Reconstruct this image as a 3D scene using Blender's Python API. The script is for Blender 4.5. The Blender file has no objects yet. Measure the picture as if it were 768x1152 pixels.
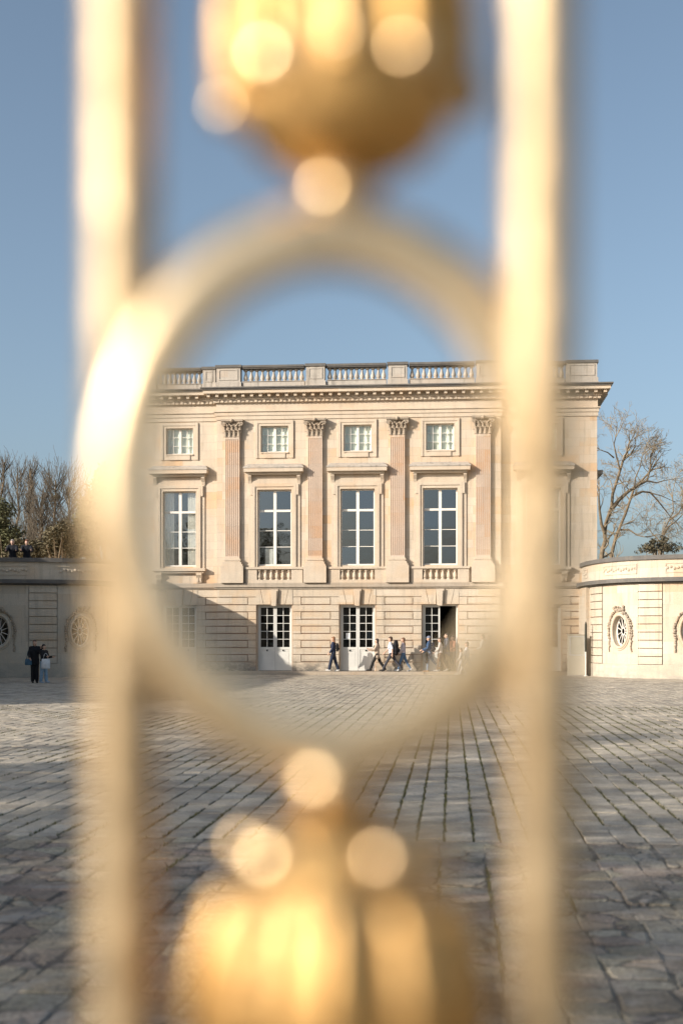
import bpy, bmesh, math, random
import numpy as np
from mathutils import Vector, Matrix
R = math.radians
random.seed(7)
rng = np.random.default_rng(7)

S = bpy.context.scene
COL = S.collection

# ------------------------------------------------------------------ camera geometry (photo measures -> metres)
FPX = 1440.0
EYE = 1.80
HOR = 718.0
TH = math.atan((508 - 384) / FPX)          # yaw to the left of the facade normal
CT, ST = math.cos(TH), math.sin(TH)
FY = 64.0                                  # facade plane


def cam2w(lat, d):
    return (lat * CT - d * ST, lat * ST + d * CT)


def at_depth(x, d):
    return cam2w((x - 384) / FPX * d, d)


def fx(x, Y=FY):
    return Y * math.tan(math.atan((x - 384) / FPX) - TH)


def Z(y):                                  # heights on the facade, measured at the second bay
    return EYE + (718 - y) * 64.58 / FPX


def gdepth(y):
    return FPX * EYE / (y - HOR)


def px_of(X, Y):
    d = -X * ST + Y * CT
    lat = X * CT + Y * ST
    return 384 + FPX * lat / d


# ------------------------------------------------------------------ mesh builder
class MB:
    def __init__(s):
        s.v = []
        s.f = []
        s.m = []
        s.cur = 0

    def add(s, vs, fs):
        o = len(s.v)
        s.v.extend(vs)
        for f in fs:
            s.f.append([i + o for i in f])
            s.m.append(s.cur)

    def box(s, x0, x1, y0, y1, z0, z1):
        s.add([(x0, y0, z0), (x1, y0, z0), (x1, y1, z0), (x0, y1, z0), (x0, y0, z1), (x1, y0, z1), (x1, y1, z1), (x0, y1, z1)],
              [(0, 3, 2, 1), (4, 5, 6, 7), (0, 1, 5, 4), (1, 2, 6, 5), (2, 3, 7, 6), (3, 0, 4, 7)])

    def fb(s, u0, u1, p0, p1, z0, z1):      # facade box, p = metres proud of the facade plane
        s.box(u0, u1, FY - max(p0, p1), FY - min(p0, p1), z0, z1)

    def quad(s, a, b, c, d):
        s.add([a, b, c, d], [(0, 1, 2, 3)])

    def prism(s, poly, axis, a0, a1):
        # poly: list of 2D points; axis 'x' -> (a,p,q) ; 'y' -> (p,a,q); 'z' -> (p,q,a)
        n = len(poly)
        def mk(a, p, q):
            return (a, p, q) if axis == 'x' else ((p, a, q) if axis == 'y' else (p, q, a))
        vs = [mk(a0, *p) for p in poly] + [mk(a1, *p) for p in poly]
        fs = [tuple(range(n)), tuple(range(2 * n - 1, n - 1, -1))]
        for i in range(n):
            j = (i + 1) % n
            fs.append((i, i + n, j + n, j))
        s.add(vs, fs)

    def lathe(s, prof, c=(0, 0, 0), n=16, lobes=0, amp=0.0, phase=0.0, ampf=None, ripple=0):
        vs = []
        for k, (r, z) in enumerate(prof):
            a_ = amp if ampf is None else ampf[k]
            for i in range(n):
                t = 2 * math.pi * i / n
                rr = r * (1 + ripple * (a_ > 0) * math.sin(k * 1.25 + (i * lobes // n) * 2.4) + (a_ * abs(math.cos(lobes * t / 2 + phase)) if lobes else 0))
                vs.append((c[0] + rr * math.cos(t), c[1] + rr * math.sin(t), c[2] + z))
        fs = []
        for k in range(len(prof) - 1):
            for i in range(n):
                j = (i + 1) % n
                fs.append((k * n + i, k * n + j, (k + 1) * n + j, (k + 1) * n + i))
        fs.append(tuple(range(n - 1, -1, -1)))
        fs.append(tuple((len(prof) - 1) * n + i for i in range(n)))
        s.add(vs, fs)

    def tube(s, pts, rad, n=6, closed=False, cap=True):
        pts = [Vector(p) for p in pts]
        if not hasattr(rad, '__len__'):
            rad = [rad] * len(pts)
        m = len(pts)
        vs = []
        pu = None
        for i, p in enumerate(pts):
            if closed:
                t = pts[(i + 1) % m] - pts[i - 1]
            else:
                t = pts[min(i + 1, m - 1)] - pts[max(i - 1, 0)]
            if t.length < 1e-9:
                t = Vector((0, 0, 1))
            t.normalize()
            if pu is None:
                a = Vector((0, 0, 1)) if abs(t.z) < .9 else Vector((1, 0, 0))
                u = t.cross(a).normalized()
            else:
                u = pu - t * pu.dot(t)
                u = u.normalized() if u.length > 1e-6 else t.orthogonal().normalized()
            pu = u
            w = t.cross(u)
            for k in range(n):
                q = 2 * math.pi * k / n
                vs.append(tuple(p + (u * math.cos(q) + w * math.sin(q)) * rad[i]))
        fs = []
        for i in range(m if closed else m - 1):
            i2 = (i + 1) % m
            for k in range(n):
                l = (k + 1) % n
                fs.append((i * n + k, i * n + l, i2 * n + l, i2 * n + k))
        if not closed and cap:
            fs.append(tuple(range(n - 1, -1, -1)))
            fs.append(tuple((m - 1) * n + k for k in range(n)))
        s.add(vs, fs)

    def ball(s, c, r, sc=(1, 1, 1), nu=10, nv=6, rot=None):
        vs = [Vector((0, 0, -1))]
        for j in range(1, nv):
            b = -math.pi / 2 + math.pi * j / nv
            for i in range(nu):
                a = 2 * math.pi * i / nu
                vs.append(Vector((math.cos(b) * math.cos(a), math.cos(b) * math.sin(a), math.sin(b))))
        vs.append(Vector((0, 0, 1)))
        out = []
        for v in vs:
            w = Vector((v.x * r * sc[0], v.y * r * sc[1], v.z * r * sc[2]))
            if rot is not None:
                w = rot @ w
            out.append((c[0] + w.x, c[1] + w.y, c[2] + w.z))
        fs = []
        for i in range(nu):
            fs.append((0, 1 + (i + 1) % nu, 1 + i))
            L = 1 + (nv - 2) * nu
            fs.append((len(vs) - 1, L + i, L + (i + 1) % nu))
        for j in range(nv - 2):
            for i in range(nu):
                a = 1 + j * nu + i
                b = 1 + j * nu + (i + 1) % nu
                fs.append((a, b, b + nu, a + nu))
        s.add(out, fs)

    def build(s, name, mat, parent=None, smooth=False, loc=None):
        me = bpy.data.meshes.new(name)
        me.from_pydata([tuple(v) for v in s.v], [], s.f)
        mats = mat if isinstance(mat, (list, tuple)) else [mat]
        for m_ in mats:
            me.materials.append(m_)
        if len(mats) > 1:
            me.polygons.foreach_set('material_index', s.m)
        if smooth:
            me.polygons.foreach_set('use_smooth', [True] * len(me.polygons))
        me.update()
        o = bpy.data.objects.new(name, me)
        COL.objects.link(o)
        if parent is not None:
            o.parent = parent
        if loc is not None:
            o.location = loc
        return o


def tag(o, label=None, cat=None, group=None, kind=None):
    if label: o['label'] = label
    if cat: o['category'] = cat
    if group: o['group'] = group
    if kind: o['kind'] = kind
    return o


def thing(name, label, cat, loc=(0, 0, 0), group=None, rotz=0):
    o = bpy.data.objects.new(name, None)
    o.empty_display_size = .3
    COL.objects.link(o)
    o.location = loc
    o.rotation_euler = (0, 0, rotz)
    return tag(o, label, cat, group)


def smooth_angle(o, deg=40):
    me = o.data
    bm = bmesh.new()
    bm.from_mesh(me)
    bmesh.ops.recalc_face_normals(bm, faces=bm.faces)
    for f in bm.faces:
        f.smooth = True
    for e in bm.edges:
        if len(e.link_faces) == 2 and e.calc_face_angle(0) > R(deg):
            e.smooth = False
    bm.to_mesh(me)
    bm.free()
    return o


def fix_normals(o):
    bm = bmesh.new()
    bm.from_mesh(o.data)
    bmesh.ops.recalc_face_normals(bm, faces=bm.faces)
    bm.to_mesh(o.data)
    bm.free()
    return o


# ------------------------------------------------------------------ materials
class NT:
    def __init__(s, name):
        s.mat = bpy.data.materials.new(name)
        s.mat.use_nodes = True
        s.t = s.mat.node_tree
        s.t.nodes.clear()
        s.out = s.t.nodes.new('ShaderNodeOutputMaterial')

    def n(s, typ, ins=None, **kw):
        nd = s.t.nodes.new(typ)
        for k, v in kw.items():
            setattr(nd, k, v)
        if ins:
            for k, v in ins.items():
                if isinstance(v, bpy.types.NodeSocket):
                    s.t.links.new(v, nd.inputs[k])
                else:
                    nd.inputs[k].default_value = v
        return nd

    def ramp(s, fac, stops):
        nd = s.t.nodes.new('ShaderNodeValToRGB')
        el = nd.color_ramp.elements
        while len(el) < len(stops):
            el.new(.5)
        for e, (p, c) in zip(el, stops):
            e.position = p
            e.color = c if len(c) == 4 else (*c, 1)
        s.t.links.new(fac, nd.inputs[0])
        return nd.outputs[0]

    def mix(s, fac, a, b, mode='MIX'):
        nd = s.t.nodes.new('ShaderNodeMix')
        nd.data_type = 'RGBA'
        nd.blend_type = mode
        for sock, v in ((nd.inputs[0], fac), (nd.inputs[6], a), (nd.inputs[7], b)):
            if isinstance(v, bpy.types.NodeSocket):
                s.t.links.new(v, sock)
            else:
                sock.default_value = v if not isinstance(v, tuple) or len(v) == 4 else (*v, 1)
        return nd.outputs[2]

    def noise(s, scale, vec=None, detail=4, rough=.55, dist=0):
        ins = {'Scale': scale, 'Detail': detail, 'Roughness': rough, 'Distortion': dist}
        if vec is not None:
            ins['Vector'] = vec
        return s.n('ShaderNodeTexNoise', ins).outputs['Fac']

    def coords(s, which='Object'):
        return s.n('ShaderNodeTexCoord').outputs[which]

    def world(s):
        return s.n('ShaderNodeNewGeometry').outputs['Position']

    def scale(s, vec, sc):
        return s.n('ShaderNodeMapping', {'Vector': vec, 'Scale': sc}).outputs[0]

    def bump(s, h, strength=.3, dist=.02):
        return s.n('ShaderNodeBump', {'Height': h, 'Strength': strength, 'Distance': dist}).outputs[0]

    def finish(s, color, rough=.8, metallic=0, normal=None, spec=.3, **kw):
        p = s.t.nodes.new('ShaderNodeBsdfPrincipled')
        for k, v in (('Base Color', color), ('Roughness', rough), ('Metallic', metallic), ('Specular IOR Level', spec), ('Normal', normal)):
            if v is None: continue
            if isinstance(v, bpy.types.NodeSocket):
                s.t.links.new(v, p.inputs[k])
            else:
                p.inputs[k].default_value = (*v, 1) if isinstance(v, tuple) and len(v) == 3 else v
        for k, v in kw.items():
            p.inputs[k].default_value = v
        s.t.links.new(p.outputs[0], s.out.inputs[0])
        return s.mat


def simple(name, col, rough=.7, var=.25, nscale=6, bump=0, bscale=40, spec=.3, metallic=0):
    t = NT(name)
    w = t.coords()
    n = t.noise(nscale, w, 5)
    lo = tuple(c * (1 - var) for c in col)
    hi = tuple(min(1, c * (1 + var)) for c in col)
    c = t.ramp(n, [(.3, lo), (.7, hi)])
    nm = t.bump(t.noise(bscale, w, 4), bump, .01) if bump else None
    return t.finish(c, rough, metallic, nm, spec)


def stone_mat(name, base, alt, block=(1.05, .42), dirt=.25, joint=.5, pink=0.0, stain=None):
    """ashlar: faint courses, block to block tint, streaks, soft weather stains (x/z plane of the facade)."""
    t = NT(name)
    P = t.world()
    sep = t.n('ShaderNodeSeparateXYZ', {0: P})
    flat = t.n('ShaderNodeCombineXYZ', {0: sep.outputs[0], 1: sep.outputs[2], 2: 0.0}).outputs[0]
    br = t.n('ShaderNodeTexBrick', {'Vector': flat, 'Scale': 1.0, 'Mortar Size': .006, 'Mortar Smooth': .3, 'Bias': 0.0,
                                    'Brick Width': block[0], 'Row Height': block[1],
                                    'Color1': (0, 0, 0, 1), 'Color2': (1, 1, 1, 1), 'Mortar': (.5, .5, .5, 1)})
    tint = t.mix(br.outputs[0], base, alt)
    n1 = t.noise(1.3, P, 6, .6)
    c = t.mix(t.ramp(n1, [(.35, (0, 0, 0)), (.75, (1, 1, 1))]), tint, tuple(x * .86 for x in base))
    # iron / peach staining of single blocks
    n2 = t.noise(.55, P, 3, .6)
    fac = t.n('ShaderNodeMath', {0: br.outputs[0], 1: t.ramp(n2, [(.45, (0, 0, 0)), (.62, (1, 1, 1))])}, operation='MULTIPLY').outputs[0]
    fac = t.n('ShaderNodeMath', {0: fac, 1: .35 + pink}, operation='MULTIPLY').outputs[0]
    c = t.mix(fac, c, (base[0] * .98, base[1] * .74, base[2] * .52))
    # vertical water streaks
    st = t.noise(1.0, t.scale(P, (5.0, 5.0, .5)), 5, .6)
    c = t.mix(t.n('ShaderNodeMath', {0: t.ramp(st, [(.52, (0, 0, 0)), (.72, (1, 1, 1))]), 1: dirt}, operation='MULTIPLY').outputs[0], c, (.16, .145, .125))
    if joint:
        jf = t.n('ShaderNodeMath', {0: br.outputs['Fac'], 1: joint}, operation='MULTIPLY').outputs[0]
        c = t.mix(jf, c, tuple(x * .45 for x in base))
    if stain:
        g = t.n('ShaderNodeMapRange', {0: sep.outputs[2], 1: stain[1], 2: stain[0], 3: 0.0, 4: 1.0}).outputs[0]
        nn = t.noise(2.2, t.scale(P, (1, 1, 1.6)), 6, .65)
        k = t.n('ShaderNodeMath', {0: g, 1: t.ramp(nn, [(.32, (0, 0, 0)), (.6, (1, 1, 1))])}, operation='MULTIPLY').outputs[0]
        c = t.mix(k, c, stain[2])
    fine = t.noise(26, P, 6, .65)
    c = t.mix(.16, c, t.ramp(fine, [(.3, (.1, .09, .08)), (.7, (.9, .85, .75))]), 'OVERLAY')
    h = t.n('ShaderNodeMath', {0: fine, 1: t.n('ShaderNodeMath', {0: br.outputs['Fac'], 1: -.8}, operation='MULTIPLY').outputs[0]}, operation='ADD').outputs[0]
    return t.finish(c, .85, 0, t.bump(h, .25, .02), .25)


M = {}
BASE = (.545, .46, .355)
M['stone'] = stone_mat('limestone_ashlar', (.585, .50, .40), (.50, .405, .295), dirt=.34, joint=.5, pink=.45)
M['trim'] = stone_mat('limestone_trim', (.56, .475, .375), (.55, .46, .36), dirt=.18, joint=.12, block=(1.4, .6))
M['rustic'] = stone_mat('limestone_rusticated', (.58, .50, .40), (.50, .405, .295), dirt=.28, joint=.05, block=(1.3, .36), pink=.15,
                        stain=(.2, 1.0, (.13, .12, .105)))
M['groove'] = stone_mat('limestone_groove', (.38, .26, .19), (.38, .27, .20), dirt=.3, joint=0)
M['pilaster'] = stone_mat('limestone_pilaster', (.56, .44, .355), (.50, .32, .21), dirt=.14, joint=.25, block=(1.6, .62), pink=.6)
M['pilaster_edge'] = stone_mat('limestone_fillet', (.57, .475, .385), (.56, .46, .37), dirt=.1, joint=.2, block=(1.6, .62), pink=.3)  # paler than the shaft, so the shade inside the flutes is painted in
M['grey'] = stone_mat('weathered_stone', (.43, .39, .34), (.47, .43, .38), dirt=.75, joint=.15, block=(.9, .5))
M['wing'] = stone_mat('pale_wing_stone', (.56, .495, .405), (.47, .40, .31), dirt=.35, joint=.3, block=(1.5, .55), pink=.12,
                      stain=(.1, 1.0, (.36, .33, .28)))
M['cap'] = stone_mat('lichen_stone', (.115, .11, .105), (.16, .152, .14), dirt=.85, joint=.1, block=(1.1, .4))
M['relief'] = stone_mat('carved_stone', (.36, .30, .235), (.40, .33, .255), dirt=.6, joint=0)
M['white'] = simple('old_white_paint', (.72, .68, .61), .5, .06, 3, .1, 60)
M['doorpaint'] = simple('pale_grey_door_paint', (.60, .585, .54), .5, .06, 2, .1, 60)
M['dark'] = simple('unlit_interior_black', (.014, .012, .011), .9, .3, 2)  # near-black colour stands in for the lack of light in the rooms
M['curtain'] = simple('pale_curtain', (.62, .60, .53), .9, .1, 8)
M['blind'] = simple('greenish_blind', (.70, .74, .65), .8, .16, 2.4)
M['bark'] = simple('bark', (.165, .125, .08), .95, .35, 4, .5, 30)
M['twig'] = simple('twigs', (.27, .215, .145), .95, .3, .6)
M['twig_grey'] = simple('grey_twigs', (.10, .083, .062), .95, .3, .6)
M['leaf'] = simple('evergreen_leaf', (.125, .12, .05), .7, .5, .5)
M['leaf_dark'] = simple('dark_evergreen_leaf', (.085, .085, .04), .7, .5, .6)
M['leaf_brown'] = simple('withered_leaf', (.115, .096, .055), .8, .45, .7)
M['iron'] = simple('dark_green_metal', (.02, .026, .018), .5, .2)
M['board'] = simple('cream_enamel', (.56, .50, .39), .5, .05, 2)
M['board2'] = simple('cream_panel', (.52, .475, .375), .3, .08, 3)
M['slate'] = simple('slate_roof', (.09, .09, .1), .7, .3, 3)


def glass_mat(name, fac, tint):
    t = NT(name)
    P = t.world()
    tr = t.n('ShaderNodeBsdfTransparent', {'Color': tint})
    nm = t.bump(t.noise(1.6, P, 2), .04, .05)
    gl = t.n('ShaderNodeBsdfGlossy', {'Color': (.88, .95, 1, 1), 'Roughness': .02, 'Normal': nm})
    mx = t.n('ShaderNodeMixShader', {0: fac, 1: tr.outputs[0], 2: gl.outputs[0]})
    t.t.links.new(mx.outputs[0], t.out.inputs[0])
    return t.mat


M['glass'] = glass_mat('window_glass', .20, (.85, .87, .87, 1))
M['glass_door'] = glass_mat('door_glass', .03, (.5, .48, .48, 1))
M['glass_oval'] = glass_mat('oval_window_glass', .04, (.5, .5, .52, 1))
M['glass_attic'] = glass_mat('attic_glass', .10, (.9, .92, .9, 1))


def gold_mat(name, r0, r1, bs, k=1.0, sat=0.0):
    t = NT(name)
    P = t.coords()
    n = t.noise(22, P, 5, .6)
    c = t.ramp(n, [(.3, (.84 * k, (.61 - sat) * k, (.34 - 1.6 * sat) * k)), (.7, (.92 * k, (.72 - sat) * k, (.46 - 1.6 * sat) * k))])
    rg = t.ramp(t.noise(60, P, 3), [(.3, (r0, r0, r0)), (.7, (r1, r1, r1))])
    b = t.bump(t.noise(55, P, 3, .5), bs, .004)
    return t.finish(c, rg, 1.0, b, .5)


M['gold'] = gold_mat('gilded_metal', .48, .64, .7, .54, -.015)
M['gold_bright'] = gold_mat('polished_gilding', .24, .36, .45, .82, .02)
M['gold_body'] = gold_mat('finial_gilding', .40, .56, .7, .62, .11)
M['gold_ring'] = gold_mat('ring_gilding', .33, .45, .3, .84, -.02)


def paving_mat(name, cols, fine=.35, pit=.0, rough=.75, spec=.3):
    t = NT(name)
    g = t.n('ShaderNodeNewGeometry')
    P = g.outputs['Position']
    rnd = g.outputs['Random Per Island']
    c = t.ramp(rnd, [(i / (len(cols) - 1), q) for i, q in enumerate(cols)])
    n1 = t.noise(3.2, P, 6, .65)
    c = t.mix(t.ramp(n1, [(.38, (.0, .0, .0)), (.68, (.45, .45, .45))]), c, (.20, .17, .14))
    n5 = t.noise(11, P, 7, .72)
    c = t.mix(t.ramp(n5, [(.5, (0, 0, 0)), (.66, (.42, .42, .42))]), c, (.14, .122, .105))
    n2 = t.noise(34, P, 6, .7)
    c = t.mix(fine, c, t.ramp(n2, [(.3, (.12, .11, .10)), (.7, (.9, .87, .82))]), 'OVERLAY')
    n4 = t.noise(.75, P, 7, .68)
    c = t.mix(t.ramp(n4, [(.50, (0, 0, 0)), (.64, (.55, .55, .55))]), c, (.13, .115, .10))
    crack = None
    if pit:
        wob = t.n('ShaderNodeTexNoise', {'Vector': P, 'Scale': 5.0, 'Detail': 4.0, 'Roughness': .6}).outputs['Color']
        wp = t.n('ShaderNodeVectorMath', {0: P, 1: t.n('ShaderNodeVectorMath', {0: wob, 'Scale': .16}, operation='SCALE').outputs[0]}, operation='ADD').outputs[0]
        vo = t.n('ShaderNodeTexVoronoi', {'Vector': wp, 'Scale': 3.1}, feature='DISTANCE_TO_EDGE').outputs['Distance']
        brk = t.noise(2.3, P, 3, .6)
        crack = t.n('ShaderNodeMath', {0: t.ramp(vo, [(.0, (1, 1, 1)), (.075, (0, 0, 0))]), 1: t.ramp(brk, [(.44, (0, 0, 0)), (.54, (1, 1, 1))])}, operation='MULTIPLY').outputs[0]
        c = t.mix(t.n('ShaderNodeMath', {0: crack, 1: .75}, operation='MULTIPLY').outputs[0], c, (.075, .066, .05))
        cell = t.n('ShaderNodeTexVoronoi', {'Vector': wp, 'Scale': 3.1}).outputs['Color']
        c = t.mix(.30, c, t.mix(.85, cell, t.n('ShaderNodeRGBToBW', {0: cell}).outputs[0]), 'OVERLAY')
        n6 = t.noise(60, P, 4, .7)
        c = t.mix(t.ramp(n6, [(.56, (0, 0, 0)), (.66, (pit, pit, pit))]), c, (.06, .052, .045))
        n7 = t.noise(1.9, P, 7, .7)
        c = t.mix(t.ramp(n7, [(.52, (0, 0, 0)), (.62, (pit, pit, pit))]), c, (.42, .38, .33))
    n3 = t.noise(7, P, 7, .68)
    h = t.n('ShaderNodeMath', {0: n3, 1: n2}, operation='ADD').outputs[0]
    if crack is not None:
        h = t.n('ShaderNodeMath', {0: h, 1: t.n('ShaderNodeMath', {0: crack, 1: -1.0}, operation='MULTIPLY').outputs[0]}, operation='ADD').outputs[0]
    return t.finish(c, rough, 0, t.bump(h, .8 if pit else .5, .035 if pit else .025), spec)


M['old_paver'] = paving_mat('worn_sandstone_paver', [(.30, .255, .20), (.43, .375, .295), (.35, .30, .24), (.52, .45, .36), (.26, .225, .18)], .6, .6)
M['paver'] = paving_mat('sandstone_paver', [(.42, .365, .285), (.55, .485, .385), (.47, .415, .335), (.61, .54, .435), (.36, .32, .26), (.51, .44, .335)])


def joint_mat():
    t = NT('joint_soil')
    P = t.world()
    n = t.noise(5, P, 6, .7)
    c = t.ramp(n, [(.35, (.075, .064, .05)), (.6, (.12, .103, .08))])
    m = t.noise(1.1, P, 5, .65)
    c = t.mix(t.ramp(m, [(.40, (0, 0, 0)), (.55, (.9, .9, .9))]), c, (.085, .092, .032))
    return t.finish(c, .95, 0, t.bump(t.noise(60, P, 5), .6, .01), .1)


M['joint'] = joint_mat()


def ground_mat():
    t = NT('gravel_ground')
    P = t.world()
    n = t.noise(40, P, 5, .7)
    c = t.ramp(n, [(.3, (.31, .25, .175)), (.7, (.48, .40, .29))])
    m = t.noise(.15, P, 4, .6)
    c = t.mix(t.ramp(m, [(.45, (0, 0, 0)), (.6, (.3, .3, .3))]), c, (.12, .12, .06))
    return t.finish(c, .95, 0, t.bump(n, .5, .02), .1)


M['ground'] = ground_mat()
M['moss'] = simple('joint_grass', (.085, .085, .032), .9, .4, 3)
_cm = {}


def cloth(col, rough=.85):
    k = ('cloth', col)
    if k not in _cm:
        _cm[k] = simple('cloth', col, rough, .15, 9, .3, 60)
    return _cm[k]


def skinm(col=(.50, .32, .23)):
    k = ('skin', col)
    if k not in _cm:
        _cm[k] = simple('skin', col, .55, .06, 12)
    return _cm[k]


def hairm(col):
    k = ('hair', col)
    if k not in _cm:
        _cm[k] = simple('hair', col, .5, .3, 25, .4, 120)
    return _cm[k]


# ================================================================== GROUND
mb = MB()
mb.quad((-2500, -2500, -.04), (2500, -2500, -.04), (2500, 4000, -.04), (-2500, 4000, -.04))
tag(mb.build('ground', M['ground']), kind='structure')
mb = MB()
mb.quad((-30, -.6, -.016), (18, -.6, -.016), (18, 64.4, -.016), (-30, 64.4, -.016))
tag(mb.build('joint_bed', M['joint']), kind='structure')
M['grit'] = paving_mat('joint_grit', [(.17, .145, .115), (.17, .145, .115)], .6, .5)
mb = MB()
mb.quad((-12, -.5, -.0065), (9, -.5, -.0065), (9, 11.4, -.0065), (-12, 11.4, -.0065))
tag(mb.build('grit_bed', M['grit']), kind='structure')


JX = []


def paving():
    V, F = [], []

    def stone(x0, x1, y0, y1, jit, bev, hz):
        cx, cy = (x0 + x1) / 2, (y0 + y1) / 2
        j = lambda: random.uniform(-jit, jit)
        q = [(x0 + j(), y0 + j()), (x1 + j(), y0 + j()), (x1 + j(), y1 + j()), (x0 + j(), y1 + j())]
        tx, ty = random.gauss(0, .008), random.gauss(0, .008)
        h = max(-.004, random.gauss(0, hz))
        c = min(x1 - x0, y1 - y0) * random.uniform(.03, .10)
        ring = []
        for i in range(4):
            p = q[i]
            a = q[i - 1]
            b = q[(i + 1) % 4]
            for o in (a, b):
                L = math.hypot(o[0] - p[0], o[1] - p[1])
                k = c / L
                ring.append((p[0] + (o[0] - p[0]) * k, p[1] + (o[1] - p[1]) * k))
        o = len(V)
        for (x, y) in ring:
            V.append((x, y, -.03))
        for (x, y) in ring:
            V.append((x, y, h - bev * .8 + tx * (x - cx) + ty * (y - cy)))
        s_ = 1 - 2.4 * bev / min(x1 - x0, y1 - y0)
        for (x, y) in ring:
            V.append((cx + (x - cx) * s_, cy + (y - cy) * s_, h + tx * (x - cx) + ty * (y - cy)))
        V.append((cx, cy, h + random.uniform(.0, .004)))
        for i in range(8):
            k = (i + 1) % 8
            F.append((o + i, o + k, o + 8 + k, o + 8 + i))
            F.append((o + 8 + i, o + 8 + k, o + 16 + k, o + 16 + i))
            F.append((o + 16 + i, o + 16 + k, o + 24))

    def zone(ya, yb, wr, lr, gx, gy, jit, bev, hz):
        x = -29.0
        while x < 17.5:
            w = random.uniform(*wr)
            JX.append((x, ya, yb))
            y = ya + random.uniform(-.2, 0)
            while y < yb:
                l = random.uniform(*lr)
                y1 = min(y + l, yb)
                if yb - y1 < .2: y1 = yb
                if y1 - y > .14:
                    xm = x + w / 2
                    if -.40 * y1 - 3.5 < xm < .20 * y1 + 3.5:
                        ox = random.gauss(0, gx * .22)
                        stone(x + gx * random.uniform(.3, .7) + ox, x + w - gx * random.uniform(.3, .7) + ox, max(y, ya) + gy / 2, y1 - gy / 2, jit, bev, hz)
                y = y1
            x += w
    zone(-.4, 11.4, (.24, .38), (.24, .48), .010, .010, .024, .008, .006)
    def flush(name, mat):
        me = bpy.data.meshes.new(name)
        me.from_pydata(V, [], F)
        me.materials.append(M[mat])
        o = bpy.data.objects.new(name, me)
        COL.objects.link(o)
        tag(o, kind='structure')
        V.clear()
        F.clear()
    flush('worn_paving', 'old_paver')
    zone(11.4, 50.2, (.225, .275), (.24, .40), .017, .008, .007, .005, .003)
    zone(50.2, 50.7, (.5, .8), (.5, .5), .02, .04, .006, .014, .003)
    zone(50.7, 62.55, (.23, .28), (.26, .42), .012, .008, .006, .004, .002)
    flush('paving', 'paver')


paving()


def joint_grass():
    mb = MB()
    for (jx, ya, yb) in JX:
        if ya > 45: continue
        y = max(ya, 5.0)
        while y < min(yb, 34):
            y += random.uniform(.03, .09)
            m = math.sin(jx * 2.1 + 1.3) + math.sin(y * .9 + jx * .7) + math.sin(y * 2.7 + jx * 3) * .7
            lim = -.9 if (ya > 5 and jx > -2.5) else .6
            if ya < 5: lim = 1.3
            if m < lim or not (-.36 * y < jx < .19 * y + 1): continue
            for k in range(4):
                a = random.uniform(0, 6.28)
                px, py = jx + random.gauss(0, .007), y + random.gauss(0, .03)
                h = random.uniform(.006, .03)
                w = .007
                mb.add([(px - w * math.cos(a), py - w * math.sin(a), -.015), (px + w * math.cos(a), py + w * math.sin(a), -.015),
                        (px + random.gauss(0, .01), py + random.gauss(0, .01), h)], [(0, 1, 2)])
    tag(mb.build('grass', M['moss']), 'short green grass growing in the joints of the paving', 'grass', kind='stuff')


joint_grass()

# pavement along the facade
mb = MB()
PV_Z = .15
pl = [(fx(150), fx(477)), (fx(517), fx(655))]
mb.box(pl[0][0], pl[0][1], 62.6, 64.6, -.03, PV_Z)
mb.box(pl[1][0], pl[1][1], 62.6, 64.6, -.03, PV_Z)
mb.box(pl[0][1] + .003, pl[1][0] - .003, 62.85, 64.6, -.03, PV_Z - .004)
M['kerb'] = stone_mat('kerb_stone', (.40, .34, .27), (.42, .36, .29), dirt=.35, joint=.5, block=(1.2, .5))
tag(mb.build('pavement', M['kerb']), kind='structure')
mb = MB()
mb.box(pl[0][1] + .02, pl[1][0] - .02, 62.45, 62.845, -.03, .075)
tag(mb.build('door_step', M['kerb']), kind='structure')

# ================================================================== MANSION
BC = [200.5, 308.8, 402.0, 494.7, 611.0]
UB = [fx(x) for x in BC]
UC = UB[2]
UR = fx(672)
UL = 2 * UC - UR
CL = fx(244)
CR = 2 * UC - CL
PIL = [fx(262), fx(354.7), fx(447), fx(543)]
REC = -.35
mansion = thing('stone_mansion', 'pale limestone mansion with balustraded roofline, fluted pilasters and tall white windows behind the courtyard',
                'building', (UC, FY, 0))


def mpart(mb, name, mat, parent=None, smooth=False):
    """built in world coordinates; parent at mansion origin"""
    par = mansion if parent is None else parent
    o = mb.build(name, mat, par, smooth)
    o.matrix_parent_inverse = Matrix.Translation((-UC, -FY, 0)) if parent is None else Matrix.Identity(4)
    return o


def sub(mb, name, mat, parent, smooth=False):
    o = mb.build(name, mat, parent, smooth)
    return o


z_strB, z_strT = Z(663), Z(656)
z_top = Z(437.6)
WIN_H = .86      # half widths
ATT_H = .70
DOOR_H = .875
z_w0, z_w1 = Z(636.5), Z(551)
z_a0, z_a1 = Z(509), Z(479.3)
z_d0, z_d1 = PV_Z + .002, Z(680.5)

holes = []
for i, u in enumerate(UB):
    holes.append((u - WIN_H, u + WIN_H, z_w0, z_w1, i))
    holes.append((u - ATT_H, u + ATT_H, z_a0, z_a1, i))
    holes.append((u - DOOR_H, u + DOOR_H, z_d0, z_d1, i))


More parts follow.
